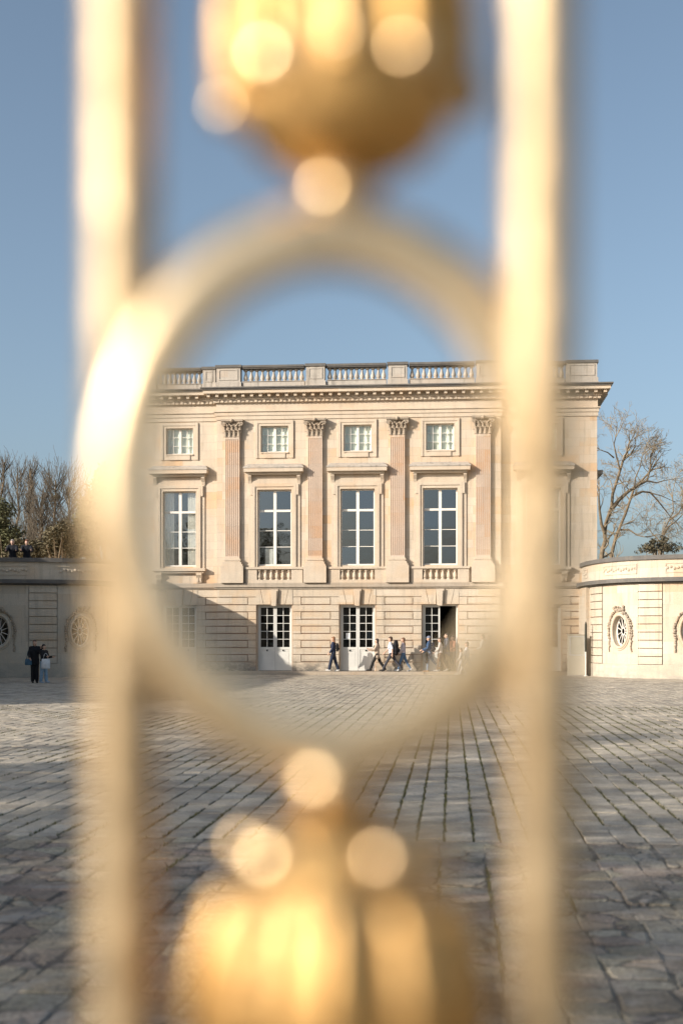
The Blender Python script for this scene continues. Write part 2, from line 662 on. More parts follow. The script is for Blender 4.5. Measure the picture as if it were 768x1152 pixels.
def wall_panel(mb, u0, u1, z0, z1, p, hs, th):
    us = sorted({u0, u1, *[h[0] for h in hs], *[h[1] for h in hs]})
    zs = sorted({z0, z1, *[h[2] for h in hs], *[h[3] for h in hs]})
    for a, b in zip(us, us[1:]):
        for c, d in zip(zs, zs[1:]):
            um, zm = (a + b) / 2, (c + d) / 2
            if any(h[0] < um < h[1] and h[2] < zm < h[3] for h in hs):
                continue
            y = FY - p
            mb.quad((a, y, c), (b, y, c), (b, y, d), (a, y, d))
            mb.quad((a, y + th, d), (b, y + th, d), (b, y + th, c), (a, y + th, c))
    for h in hs:
        a, b, c, d = h[:4]
        y = FY - p
        mb.quad((a, y, c), (a, y, d), (a, y + th, d), (a, y + th, c))
        mb.quad((b, y + th, c), (b, y + th, d), (b, y, d), (b, y, c))
        mb.quad((a, y, d), (b, y, d), (b, y + th, d), (a, y + th, d))
        mb.quad((a, y + th, c), (b, y + th, c), (b, y, c), (a, y, c))


mb = MB()
wall_panel(mb, CL, CR, 0, z_top - .02, 0, [h for h in holes if h[4] in (1, 2, 3)], .55)
wall_panel(mb, UL, CL, 0, z_top - .02, REC, [h for h in holes if h[4] == 0], .55)
wall_panel(mb, CR, UR, 0, z_top - .02, REC, [h for h in holes if h[4] == 4], .55)
for (u, s_) in ((CL, -1), (CR, 1)):
    mb.quad((u, FY, 0), (u, FY - REC, 0), (u, FY - REC, z_top - .02), (u, FY, z_top - .02))
D_ = 23.0
for u in (UL, UR):
    mb.quad((u, FY - REC, 0), (u, FY + D_, 0), (u, FY + D_, z_top - .02), (u, FY - REC, z_top - .02))
mb.quad((UL, FY + D_, 0), (UR, FY + D_, 0), (UR, FY + D_, z_top - .02), (UL, FY + D_, z_top - .02))
mpart(mb, 'wall', M['stone'])
mb = MB()
mb.box(UL + .05, UR - .05, FY + .3, FY + D_ - .1, z_top - .3, z_top - .025)
mpart(mb, 'roof', M['grey'])
# rooms: floors, partitions, back wall
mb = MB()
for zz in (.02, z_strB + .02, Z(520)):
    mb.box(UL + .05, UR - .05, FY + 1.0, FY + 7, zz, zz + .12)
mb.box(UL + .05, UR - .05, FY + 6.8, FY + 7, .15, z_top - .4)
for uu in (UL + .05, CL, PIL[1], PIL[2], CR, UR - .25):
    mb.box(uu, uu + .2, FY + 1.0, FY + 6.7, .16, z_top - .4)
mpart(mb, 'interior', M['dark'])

# ---- string course
mb = MB()
for (a, b, p) in ((UL - .05, CL, REC), (CL - .12, CR + .12, 0), (CR, UR + .05, REC)):
    if p == REC:
        aa, bb = (a, CL - .12) if a < CL - 1 else (CR + .12, b)
    else:
        aa, bb = a, b
    mb.fb(aa, bb, p, p + .20, z_strB + .1, z_strT)
    mb.fb(aa, bb, p, p + .13, z_strB + .02, z_strB + .1)
mpart(mb, 'string_course', M['kerb'])

# ---- entablature and cornice
mb = MB()
mb2 = MB()
steps = [(472, 467.5, .05), (467.5, 463.4, .09), (463.4, 462, .15), (462, 453, .03), (453, 450, .16), (450, 449, .22), (449, 444.2, .2), (444.2, 440.6, .60), (440.6, 439, .66), (439, 437.6, .72)]
SEC = [(UL, CL, REC, 'L'), (CL, CR, 0, 'C'), (CR, UR, REC, 'R')]
for (u0, u1, p, w) in SEC:
    for k, (ya, yb, pr) in enumerate(steps):
        a, b = u0, u1
        if w == 'L':
            a -= pr
            b = CL - (steps[k][2])
        if w == 'C':
            a -= pr
            b += pr
        if w == 'R':
            a = CR + steps[k][2]
            b += pr
        (mb2 if k >= 8 else mb).fb(a, b, p - .02, p + pr, Z(ya), Z(yb))
        if w != 'C':
            if w == 'L': mb_a, mb_b = a, a + pr - .002
            else: mb_a, mb_b = b - pr + .002, b
            (mb2 if k >= 8 else mb).box(mb_a, mb_b, FY - p + .021, FY + D_, Z(ya), Z(yb))
    n = max(2, int(round((u1 - u0 + .8) / .43)))
    for k in range(n):
        u = u0 - .35 + (u1 - u0 + .7) * k / (n - 1)
        if w == 'L' and u > CL - .75 or w == 'R' and u < CR + .75: continue
        mb.fb(u - .075, u + .075, p + .19, p + .48, Z(447.6), Z(444.25))
        mb.fb(u - .09, u + .09, p + .19, p + .54, Z(444.9), Z(444.3))
    n = int((u1 - u0) / .21)
    for k in range(n):
        u = u0 + (u1 - u0) * (k + .5) / n
        if w == 'L' and u > CL - .2 or w == 'R' and u < CR + .2: continue
        mb.fb(u - .055, u + .055, p + .15, p + .20, Z(452.9), Z(450.4))
# side return modillions (right end)
for k in range(12):
    y = FY - REC + .3 + k * .43
    mb.box(UR + .19, UR + .55, y - .085, y + .085, Z(448.2), Z(444.25))
mpart(mb, 'cornice', M['trim'])
mpart(mb2, 'cornice_top', M['cap'])

# ---- roof balustrade
bal = None


def baluster_mesh(h, r):
    b = MB()
    prof = [(1.0, 0), (1.0, .07), (.62, .09), (.72, .13), (.98, .24), (1.02, .32), (.82, .46), (.52, .66), (.42, .78), (.44, .83), (.72, .86), (.72, .89), (.6, .90), (.95, .925), (.95, 1.0)]
    b.lathe([(r * a, h * z) for a, z in prof], n=10)
    me = b
    return me


zc0, zc1 = Z(413.2), Z(410.8)
zb0, zb1 = Z(428.6), Z(415.2)
proto = None


def balustrade(u0, u1, p, nb, name_parent):
    global proto
    rail = MB()
    rail.fb(u0, u1, p - .42, p - .02, z_top, zb0 - .02)
    rail.fb(u0, u1, p - .46, p + .02, zb0 - .02, zb0)
    root = mpart(rail, 'balustrade', M['grey'])
    c = MB()
    c.fb(u0, u1, p - .46, p + .03, zb1 + .03, zc0)
    c.fb(u0, u1, p - .50, p + .07, zc0, zc1)
    c.fb(u0, u1, p - .40, p - .04, zb1, zb1 + .03)
    o = sub(c, 'coping', M['cap'], root)
    for k in range(nb):
        u = u0 + (u1 - u0) * (k + .5) / nb
        if proto is None:
            bm_ = baluster_mesh(zb1 - zb0 - .004, .115)
            proto = bm_.build('baluster', M['grey'], root, True)
            smooth_angle(proto, 50)
            q = proto
        else:
            q = proto.copy()
            COL.objects.link(q)
            q.parent = root
        q.location = (u, FY - p + .22, zb0 + .002)
    return root


def roof_pedestal(u0, u1, p):
    b = MB()
    b.fb(u0 - .1, u1 + .1, p - .56, p + .1, z_top, z_top + .14)
    b.fb(u0 - .05, u1 + .05, p - .53, p + .06, z_top + .14, zb0 - .03)
    b.fb(u0, u1, p - .5, p + .04, zb0 - .03, zc0)
    w = (u1 - u0)
    fr = .12
    zz0, zz1 = zb0 + .06, zc0 - .08
    for (a, c, e, f) in ((u0 + fr, u1 - fr, zz0, zz0 + .05), (u0 + fr, u1 - fr, zz1 - .05, zz1), (u0 + fr, u0 + fr + .05, zz0 + .05, zz1 - .05), (u1 - fr - .05, u1 - fr, zz0 + .05, zz1 - .05)):
        b.fb(a, c, p + .04, p + .065, e, f)
    root = mpart(b, 'balustrade_pedestal', M['grey'])
    c = MB()
    c.fb(u0 - .06, u1 + .06, p - .55, p + .10, zc0, zc1 + .03)
    sub(c, 'coping', M['cap'], root)


PW = .47
ped = [(CL - .02, CL + 1.2)] + [(u - PW, u + PW) for u in PIL[1:3]] + [(CR - 1.2, CR + .02)]
for a, b in ped:
    roof_pedestal(a, b, -.02)
for (a, b) in zip(ped, ped[1:]):
    balustrade(a[1] + .1, b[0] - .1, -.02, 11, None)
roof_pedestal(UR - 1.5, UR, REC)
roof_pedestal(UL, UL + 1.5, REC)
roof_pedestal(CL - .78, CL - .14, REC)
roof_pedestal(CR + .14, CR + .78, REC)
balustrade(UL + 1.6, CL - .88, REC, 9, None)
balustrade(CR + .88, UR - 1.6, REC, 9, None)

# ---- pilasters
zs0, zs1 = Z(628), Z(492)
zcap = Z(472.3)


def capital(u, p):
    b = MB()
    h = zcap - zs1
    pb = p + .16
    b.fb(u - .37, u + .37, p, pb, zs1, zs1 + h * .82)
    b.fb(u - .56, u + .56, p, pb + .20, zs1 + h * .88, zcap - .004)
    b.fb(u - .50, u + .50, p, pb + .14, zs1 + h * .82, zs1 + h * .88)
    def leaf(uc, w, z0, z1, out):
        n = 6
        vs, fs = [], []
        for i in range(n + 1):
            t = i / n
            zz = z0 + (z1 - z0) * min(1, t * 1.25) - (max(0, t - .8) * 1.3) * (z1 - z0) * .55
            po = pb + .02 + out * t ** 2.2
            ww = w * (1 - .25 * t) * (.75 + .25 * math.cos(i * 2.6))
            for s_ in (-1, -.35, .35, 1):
                vs.append((uc + ww * s_, FY - po - (.035 if abs(s_) < .5 else 0), zz))
            for s_ in (1, .35, -.35, -1):
                vs.append((uc + ww * s_, FY - po + .04, zz - .01))
        for i in range(n):
            for k in range(8):
                l = (k + 1) % 8
                fs.append((i * 8 + k, i * 8 + l, (i + 1) * 8 + l, (i + 1) * 8 + k))
        fs.append(tuple(range(7, -1, -1)))
        fs.append(tuple(n * 8 + k for k in range(8)))
        b.add(vs, fs)
    for du in (-.34, -.115, .115, .34):
        leaf(u + du, .105, zs1 + .01, zs1 + h * .40, .12)
    for du in (-.40, -.225, 0, .225, .40):
        leaf(u + du, .10, zs1 + h * .25, zs1 + h * .66, .15)
    for s_ in (-1, 1):
        # corner volute
        cu, cz = u + s_ * .46, zs1 + h * .74
        pts = []
        for i in range(20):
            a = i / 19 * 3.6 * math.pi
            r = .115 * (1 - i / 23)
            pts.append((cu + s_ * -r * math.cos(a), FY - pb - .13, cz + r * math.sin(a)))
        b.tube(pts, .032, 6)
        b.tube([(u + s_ * .15, FY - pb - .05, zs1 + h * .45), (u + s_ * .25, FY - pb - .1, zs1 + h * .7), (u + s_ * .4, FY - pb - .13, zs1 + h * .84)], .035, 6)
        b.tube([(u + s_ * .02, FY - pb - .05, zs1 + h * .5), (u + s_ * .1, FY - pb - .1, zs1 + h * .72), (u + s_ * .17, FY - pb - .1, zs1 + h * .76), (u + s_ * .15, FY - pb - .1, zs1 + h * .68)], .028, 6)
    b.ball((u, FY - pb - .2, zs1 + h * .92), .09, nu=8, nv=5)
    return b


for u in PIL:
    b = MB()
    b.fb(u - .36, u + .36, 0, .15, zs0, zs1)
    nf = 7
    fw, gw = .034, (.72 - 8 * .034) / 7
    for k in range(nf + 1):
        a = u - .36 + k * (fw + gw)
        b.cur = 1
        b.fb(a, a + fw, .15, .170, zs0 + .1, zs1 - .1)
    b.fb(u - .36, u + .36, .15, .172, zs0, zs0 + .1)
    b.fb(u - .36, u + .36, .15, .172, zs1 - .1, zs1)
    root = mpart(b, 'pilaster', [M['pilaster'], M['pilaster_edge']])
    sub(capital(u, 0), 'capital', M['relief'], root)
    c = MB()
    c.fb(u - .385, u + .385, 0, .20, Z(629.2), zs0)
    c.fb(u - .43, u + .43, 0, .25, Z(631), Z(629.2))
    c.fb(u - .40, u + .40, 0, .22, Z(632.4), Z(631))
    c.fb(u - .47, u + .47, 0, .29, Z(635), Z(632.4))
    c.fb(u - .53, u + .53, 0, .31, Z(637), Z(635))
    c.fb(u - .575, u + .575, 0, .34, z_strT + .002, Z(637))
    sub(c, 'base', M['trim'], root)
# thin corner strip on the projecting centre's edges
# ---- tall windows
GL = -.22


def panes(mb, x0, x1, y, z0, z1, nc, nr, tilt=.004):
    """old glass: every pane sits at its own slight tilt"""
    for a in range(nc):
        for b in range(nr):
            xa, xb = x0 + (x1 - x0) * a / nc, x0 + (x1 - x0) * (a + 1) / nc
            za, zb = z0 + (z1 - z0) * b / nr, z0 + (z1 - z0) * (b + 1) / nr
            r_ = lambda: random.gauss(0, tilt)
            tx, tz = r_(), r_()
            mb.quad((xa, y - tx - tz, za), (xb, y + tx - tz, za), (xb, y + tx + tz, zb), (xa, y - tx + tz, zb))


def glazing(u, hw, z0, z1, p, cols, rows_z, ft=.06, st=.028, centre=.075):
    """white frame with glazing bars; rows_z = heights of bars with thickness"""
    f = MB()
    y0, y1 = p + GL - .04, p + GL + .04
    f.fb(u - hw, u - hw + ft, y0, y1, z0, z1)
    f.fb(u + hw - ft, u + hw, y0, y1, z0, z1)
    f.fb(u - hw + ft, u + hw - ft, y0, y1, z0, z0 + ft * 1.3)
    f.fb(u - hw + ft, u + hw - ft, y0, y1, z1 - ft, z1)
    f.fb(u - centre, u + centre, y0 + .002, y1 + .012, z0 + ft * 1.3, z1 - ft)
    for (zz, th) in rows_z:
        for s_ in (-1, 1):
            a, b = sorted((u + s_ * centre, u + s_ * (hw - ft)))
            f.fb(a, b, y0 + .01, y1 - (.012 if th < .05 else -.02), zz - th / 2, zz + th / 2)
    for c in cols:
        f.fb(u + c - st / 2, u + c + st / 2, y0 + .014, y1 - .016, z0 + ft * 1.3, z1 - ft)
    g = MB()
    panes(g, u - hw + ft, u + hw - ft, FY - p - GL, z0 + ft, z1 - ft, 2 if not cols else 4, 4 if not cols else 3)
    return f, g


for i, u in enumerate(UB):
    p = REC if i in (0, 4) else 0
    # casing
    b = MB()
    def surround(hw_o, hw_i, zb, zt_o, zt_i, p0, p1):
        b.fb(u - hw_o, u - hw_i, p + p0, p + p1, zb, zt_o)
        b.fb(u + hw_i, u + hw_o, p + p0, p + p1, zb, zt_o)
        b.fb(u - hw_i, u + hw_i, p + p0, p + p1, zt_i, zt_o)
    zb = Z(638.5)
    surround(1.30, 1.10, zb, Z(535), Z(545), 0, .05)
    surround(1.10, .98, zb, Z(545) - .003, Z(547.8), 0, .12)
    surround(.98, WIN_H, zb, Z(547.8) - .003, z_w1, 0, .075)
    for s_ in (-1, 1):   # ears
        a, c = sorted((u + s_ * 1.105, u + s_ * 1.22))
        b.fb(a, c, p + .05, p + .115, Z(557), Z(545))
    f, g = glazing(u, WIN_H - .004, z_w0, z_w1 - .003, p, [], [(Z(574.5), .11), (Z(596.8), .03), (Z(615.2), .03)])
    win = mpart(f, 'window', M['white'])
    sub(b, 'casing', M['trim'], win)
    sub(g, 'glass', M['glass'], win)
    # drapery
    if i in (0, 4):
        c = MB()
        for s_ in (-1, 1):
            n = 9
            a0, a1 = u + s_ * (WIN_H - .05), u + s_ * .36
            for k in range(n):
                ua, ub = a0 + (a1 - a0) * k / n, a0 + (a1 - a0) * (k + 1) / n
                ya = FY - p - GL + .12 + .03 * (k % 2)
                yb = FY - p - GL + .12 + .03 * ((k + 1) % 2)
                c.quad((ua, ya, z_w0 + .1), (ub, yb, z_w0 + .1), (ub, yb, z_w1 - .05), (ua, ya, z_w1 - .05))
        sub(c, 'curtain', M['curtain'], win)
    if i == 1:
        c = MB()
        c.box(u - .52, u - .12, FY - GL + .1, FY - GL + .12, z_w0 + .05, Z(617))
        sub(c, 'blind', M['curtain'], win)
    # hood
    h = MB()
    hz0, hz1, hz2 = Z(532), Z(527.8), Z(522.2)
    h.fb(u - 1.36, u + 1.36, p, p + .30, Z(534.8), hz0)
    h.fb(u - 1.49, u + 1.49, p, p + .50, hz0, hz1)
    y_f = FY - p
    vs = [(u - 1.52, y_f - .53, hz1), (u + 1.52, y_f - .53, hz1), (u + 1.52, y_f, hz1), (u - 1.52, y_f, hz1),
          (u - 1.36, y_f - .12, hz2), (u + 1.36, y_f - .12, hz2), (u + 1.36, y_f, hz2), (u - 1.36, y_f, hz2),
          (u - 1.52, y_f - .53, hz1 + .05), (u + 1.52, y_f - .53, hz1 + .05), (u + 1.52, y_f, hz1 + .05), (u - 1.52, y_f, hz1 + .05)]
    hm = MB()
    hm.add(vs, [(0, 3, 2, 1), (0, 1, 9, 8), (1, 2, 10, 9), (3, 0, 8, 11), (8, 9, 5, 4), (9, 10, 6, 5), (11, 8, 4, 7), (4, 5, 6, 7)])
    ho = mpart(h, 'window_hood', M['trim'])
    sub(hm, 'hood_top', M['grey'], ho)
    for s_ in (-1, 1):
        br = MB()
        c_ = u + s_ * 1.24
        br.prism([(FY - p - .051, Z(534.9)), (FY - p - .26, Z(534.9)), (FY - p - .26, Z(536.5)), (FY - p - .10, Z(541)), (FY - p - .051, Z(544))], 'x', c_ - .085, c_ + .085)
        fix_normals(sub(br, 'bracket', M['trim'], ho))
    # attic window
    b = MB()
    surround(.96, .84, Z(515.5), Z(473.4), Z(476.5), 0, .07)
    surround(.84, ATT_H, Z(515.5), Z(476.5) - .003, z_a1, 0, .04)
    b.fb(u - ATT_H, u + ATT_H, p, p + .04, Z(515.5), z_a0 - .06)
    b.fb(u - ATT_H, u + ATT_H, p - .1, p + .10, z_a0 - .06, z_a0 + .0)
    b.fb(u - .55, u + .55, p + .04, p + .08, Z(515.5), z_a0 - .062)
    rr = (z_a1 - z_a0) / 3
    f, g = glazing(u, ATT_H - .004, z_a0 + .003, z_a1 - .003, p, [-.36, .36], [(z_a0 + rr, .026), (z_a0 + 2 * rr, .026)], ft=.05, centre=.06)
    win = mpart(f, 'attic_window', M['white'])
    sub(b, 'casing', M['trim'], win)
    sub(g, 'glass', M['glass_attic'], win)
    c = MB()
    n = 14
    for k in range(n):
        ua, ub = u - ATT_H + .05 + (2 * ATT_H - .1) * k / n, u - ATT_H + .05 + (2 * ATT_H - .1) * (k + 1) / n
        ya = FY - p - GL + .1 + .025 * (k % 2)
        yb = FY - p - GL + .1 + .025 * ((k + 1) % 2)
        c.quad((ua, ya, z_a0), (ub, yb, z_a0), (ub, yb, z_a1), (ua, ya, z_a1))
    sub(c, 'curtain', M['blind'], win)
    # balcony / sill
    if p == 0:
        b = MB()
        zt = Z(638.2)
        zr0, zr1 = Z(652.6), Z(641.4)
        b.fb(u - 1.47, u + 1.47, 0, .24, Z(640.6), zt)
        b.fb(u - 1.43, u - .87, 0, .18, z_strT + .002, Z(640.6))
        b.fb(u + .87, u + 1.43, 0, .18, z_strT + .002, Z(640.6))
        b.fb(u - .87, u + .87, 0, .18, z_strT + .002, zr0)
        b.fb(u - .87, u + .87, 0, .13, zr1, Z(640.6))
        bo = mpart(b, 'balcony', M['trim'])
        for s_ in (-1, 1):
            pass
        for k in range(6):
            uu = u - .87 + 1.74 * (k + .5) / 6 if 0 < k < 5 else (u - .87 + .12 if k == 0 else u + .87 - .12)
            q = MB()
            hh = zr1 - zr0 - .004
            prof = [(1.0, 0), (1.0, .09), (.6, .11), (.95, .27), (1.0, .36), (.75, .55), (.5, .78), (.5, .83), (.9, .87), (.9, 1.0)]
            q.lathe([(.105 * a, hh * zz) for a, zz in prof], (uu, FY - .055, zr0 + .002), n=10)
            smooth_angle(sub(q, 'baluster', M['trim'], bo, True), 50)
    else:
        b = MB()
        b.fb(u - 1.36, u + 1.36, p, p + .30, Z(642), Z(638.7))
        b.fb(u - 1.28, u + 1.28, p, p + .2, Z(644.2), Z(642))
        so = mpart(b, 'window_sill', M['trim'])
        for s_ in (-1, 1):
            c_ = u + s_ * 1.04
            q = MB()
            q.prism([(FY - p, Z(644.3)), (FY - p - .26, Z(644.3)), (FY - p - .26, Z(646.5)), (FY - p - .15, Z(650)), (FY - p - .12, Z(655)), (FY - p, Z(655.4))], 'x', c_ - .14, c_ + .14)
            q.fb(c_ - .11, c_ - .03, p + .1, p + .17, Z(654), Z(649))
            q.fb(c_ + .03, c_ + .11, p + .1, p + .17, Z(654), Z(649))
            fix_normals(sub(q, 'bracket', M['trim'], so))

# side window hoods seen edge-on past the right corner
h = MB()
for k in range(3):
    y = FY + 3.2 + 4.2 * k
    h.box(UR, UR + .45, y - 1.4, y + 1.4, Z(532), Z(527.8))
    h.box(UR, UR + .25, y - 1.3, y + 1.3, Z(536), Z(532.05))
mpart(h, 'side_hood', M['grey'])

# ---- rusticated ground floor
zr = [Z(665 + v / 5.486) for v in (38, 84, 128.5, 174, 216.5, 261.5, 303.5, 349, 391.5, 436)]
GAP = .027
edges_r = [UL, CL, (UB[1] + UB[2]) / 2, (UB[2] + UB[3]) / 2, CR, UR]
bays_r = {k: MB() for k in range(7)}
for i, u in enumerate(UB):
    p = REC if i in (0, 4) else 0
    lo = {0: UL, 1: CL, 2: (UB[1] + UB[2]) / 2, 3: (UB[2] + UB[3]) / 2, 4: CR}[i]
    hi = {0: CL, 1: (UB[1] + UB[2]) / 2, 2: (UB[2] + UB[3]) / 2, 3: CR, 4: UR}[i]
    jam = .93
    for s_ in (-1, 1):
        e = lo if s_ < 0 else hi
        EG = GAP if e in (UL, CL, CR, UR) else 0
        key = {(0, -1): 0, (0, 1): 1, (1, -1): 2, (1, 1): 3, (2, -1): 3, (2, 1): 4, (3, -1): 4, (3, 1): 5, (4, -1): 6, (4, 1): 7}[(i, s_)]
        bays_r.setdefault(key, MB())
        mb = bays_r[key]
        j = u + s_ * jam
        a, b = sorted((e, j))
        end_l = GAP if e in (lo,) and i in (0, 1, 4) else 0
        for k in range(9):
            zt, zb = zr[k] - GAP, zr[k + 1] + GAP
            if k % 2 == 1:       # long course running to the jamb
                mb.fb(a + (EG if s_ < 0 else 0), b - (EG if s_ > 0 else 0), p, p + .07, zb, zt)
            else:                # panel course with a separate jamb stone
                jj = u + s_ * (jam + .42)
                a2, b2 = sorted((e, jj))
                mb.fb(a2 + (EG if s_ < 0 else GAP), b2 - (EG if s_ > 0 else GAP), p, p + .07, zb, zt)
                a3, b3 = sorted((jj - s_ * .012, j))
                mb.fb(a3, b3, p, p + .07, zb - GAP, zt + GAP)
        # plinth
        mb.fb(a, b, p, p + .10, PV_Z + .003, zr[9] - GAP)
        # course above the door heads
        mb.fb(a + (EG if s_ < 0 else 0), b - (EG if s_ > 0 else 0), p, p + .07, zr[0] + GAP, z_strB - .005)
    # flat arch: voussoirs and keystone (the keystone is a part of its own)
    zt = z_strB - .005
    mb = MB()
    for (a0, a1, t0, t1) in ((-.928, -.56, -.928, -.72), (-.54, -.20, -.70, -.22), (.20, .54, .22, .70), (.56, .928, .72, .928)):
        mb.prism([(u + a0, z_d1 + .02), (u + a1, z_d1 + .02), (u + t1, zt), (u + t0, zt)], 'y', FY - p - .085, FY - p)
    fix_normals(mpart(mb, 'voussoir_arch', M['rustic']))
    ks = MB()
    ks.prism([(u - .15, z_d1 - .03), (u + .15, z_d1 - .03), (u + .21, zt), (u - .21, zt)], 'y', FY - p - .2, FY - p)
    ks.prism([(u - .10, z_d1 - .06), (u + .10, z_d1 - .06), (u + .14, zt - .08), (u - .14, zt - .08)], 'y', FY - p - .24, FY - p - .2)
    fix_normals(mpart(ks, 'keystone', M['trim']))
for mb in bays_r.values():
    if mb.v: fix_normals(mpart(mb, 'rusticated_course', M['rustic']))
# groove backing: reddish bed joints, dirt and groove shadow put into the darker colour
gb = MB()
for (a, b, p) in ((UL, CL, REC), (CL, CR, 0), (CR, UR, REC)):
    hs = [h for h in holes if abs(h[2] - z_d0) < 1e-6 and a < h[0] < b]
    us = [a] + [x for h in hs for x in (h[0] - .02, h[1] + .02)] + [b]
    for k in range(0, len(us), 2):
        gb.fb(us[k] + .01, us[k + 1] - .01, p - .001, p + .012, PV_Z + .01, z_d1 + .3)
mpart(gb, 'bed_joint', M['groove'])

# ---- doors
for i, u in enumerate(UB):
    p = REC if i in (0, 4) else 0
    dp = p - .26
    fr = MB()
    fr.fb(u - DOOR_H + .003, u - DOOR_H + .06, dp - .05, dp + .06, z_d0, z_d1 - .003)
    fr.fb(u + DOOR_H - .06, u + DOOR_H - .003, dp - .05, dp + .06, z_d0, z_d1 - .003)
    fr.fb(u - DOOR_H + .06, u + DOOR_H - .06, dp - .05, dp + .06, z_d1 - .07, z_d1 - .003)
    dframe = mpart(fr, 'door_frame', M['doorpaint'])
    for s_ in (-1, 1):
        # leaf built in leaf space: hinge at 0, x to the meeting stile
        W = DOOR_H - .065
        zg0, zg1 = Z(728), z_d1 - .13
        L = MB()
        def lb(x0, x1, p0, p1, z0, z1):
            L.box(min(x0 * -s_, x1 * -s_), max(x0 * -s_, x1 * -s_), -p1, -p0, z0, z1)
        st = .075
        z0, z1 = .02, z_d1 - .075 - z_d0
        g0, g1 = zg0 - z_d0, zg1 - z_d0
        lb(0, st, -.025, .025, z0, z1)
        lb(W - st - .012, W - .006, -.025, .025, z0, z1)
        lb(st, W - st - .012, -.025, .025, z0, .2)
        lb(st, W - st - .012, -.025, .025, g0 - .12, g0)
        lb(st, W - st - .012, -.025, .025, g1, z1)
        lb(st, W - st - .012, -.012, .004, .2, g0 - .12)
        # moulded panel
        for (a, b_, c, d) in ((st + .05, W - st - .06, .25, .27), (st + .05, W - st - .06, g0 - .19, g0 - .17), (st + .05, st + .07, .27, g0 - .19), (W - st - .08, W - st - .06, .27, g0 - .19)):
            lb(a, b_, .004, .016, c, d)
        mid = (st + W - st - .012) / 2
        lb(mid - .016, mid + .016, -.018, .018, g0, g1)
        for k in range(1, 5):
            zz = g0 + (g1 - g0) * k / 5
            lb(st, mid - .016, -.018, .017, zz - .014, zz + .014)
            lb(mid + .016, W - st - .012, -.018, .017, zz - .014, zz + .014)
        leaf = L.build('door', M['doorpaint'], mansion)
        leaf.location = (u + s_ * W - UC, -dp, z_d0)
        G = MB()
        xa, xb = sorted((-s_ * st, -s_ * (W - st - .012)))
        panes(G, xa, xb, 0, g0, g1, 2, 5, .0025)
        G.build('glass', M['glass_door'], leaf)
        Hn = MB()
        hx = -s_ * (W * .5)
        Hn.ball((hx, -.045, g0 - .16), .035, nu=8, nv=5)
        Hn.box(hx - .03, hx + .03, -.03, -.0255, g0 - .21, g0 - .13)
        Hn.build('handle', M['iron'], leaf, True)
        if i == 3 and s_ == 1:
            leaf.rotation_euler = (0, 0, R(-98))
            leaf['label'] = 'right hand door leaf standing open into the dark hall'

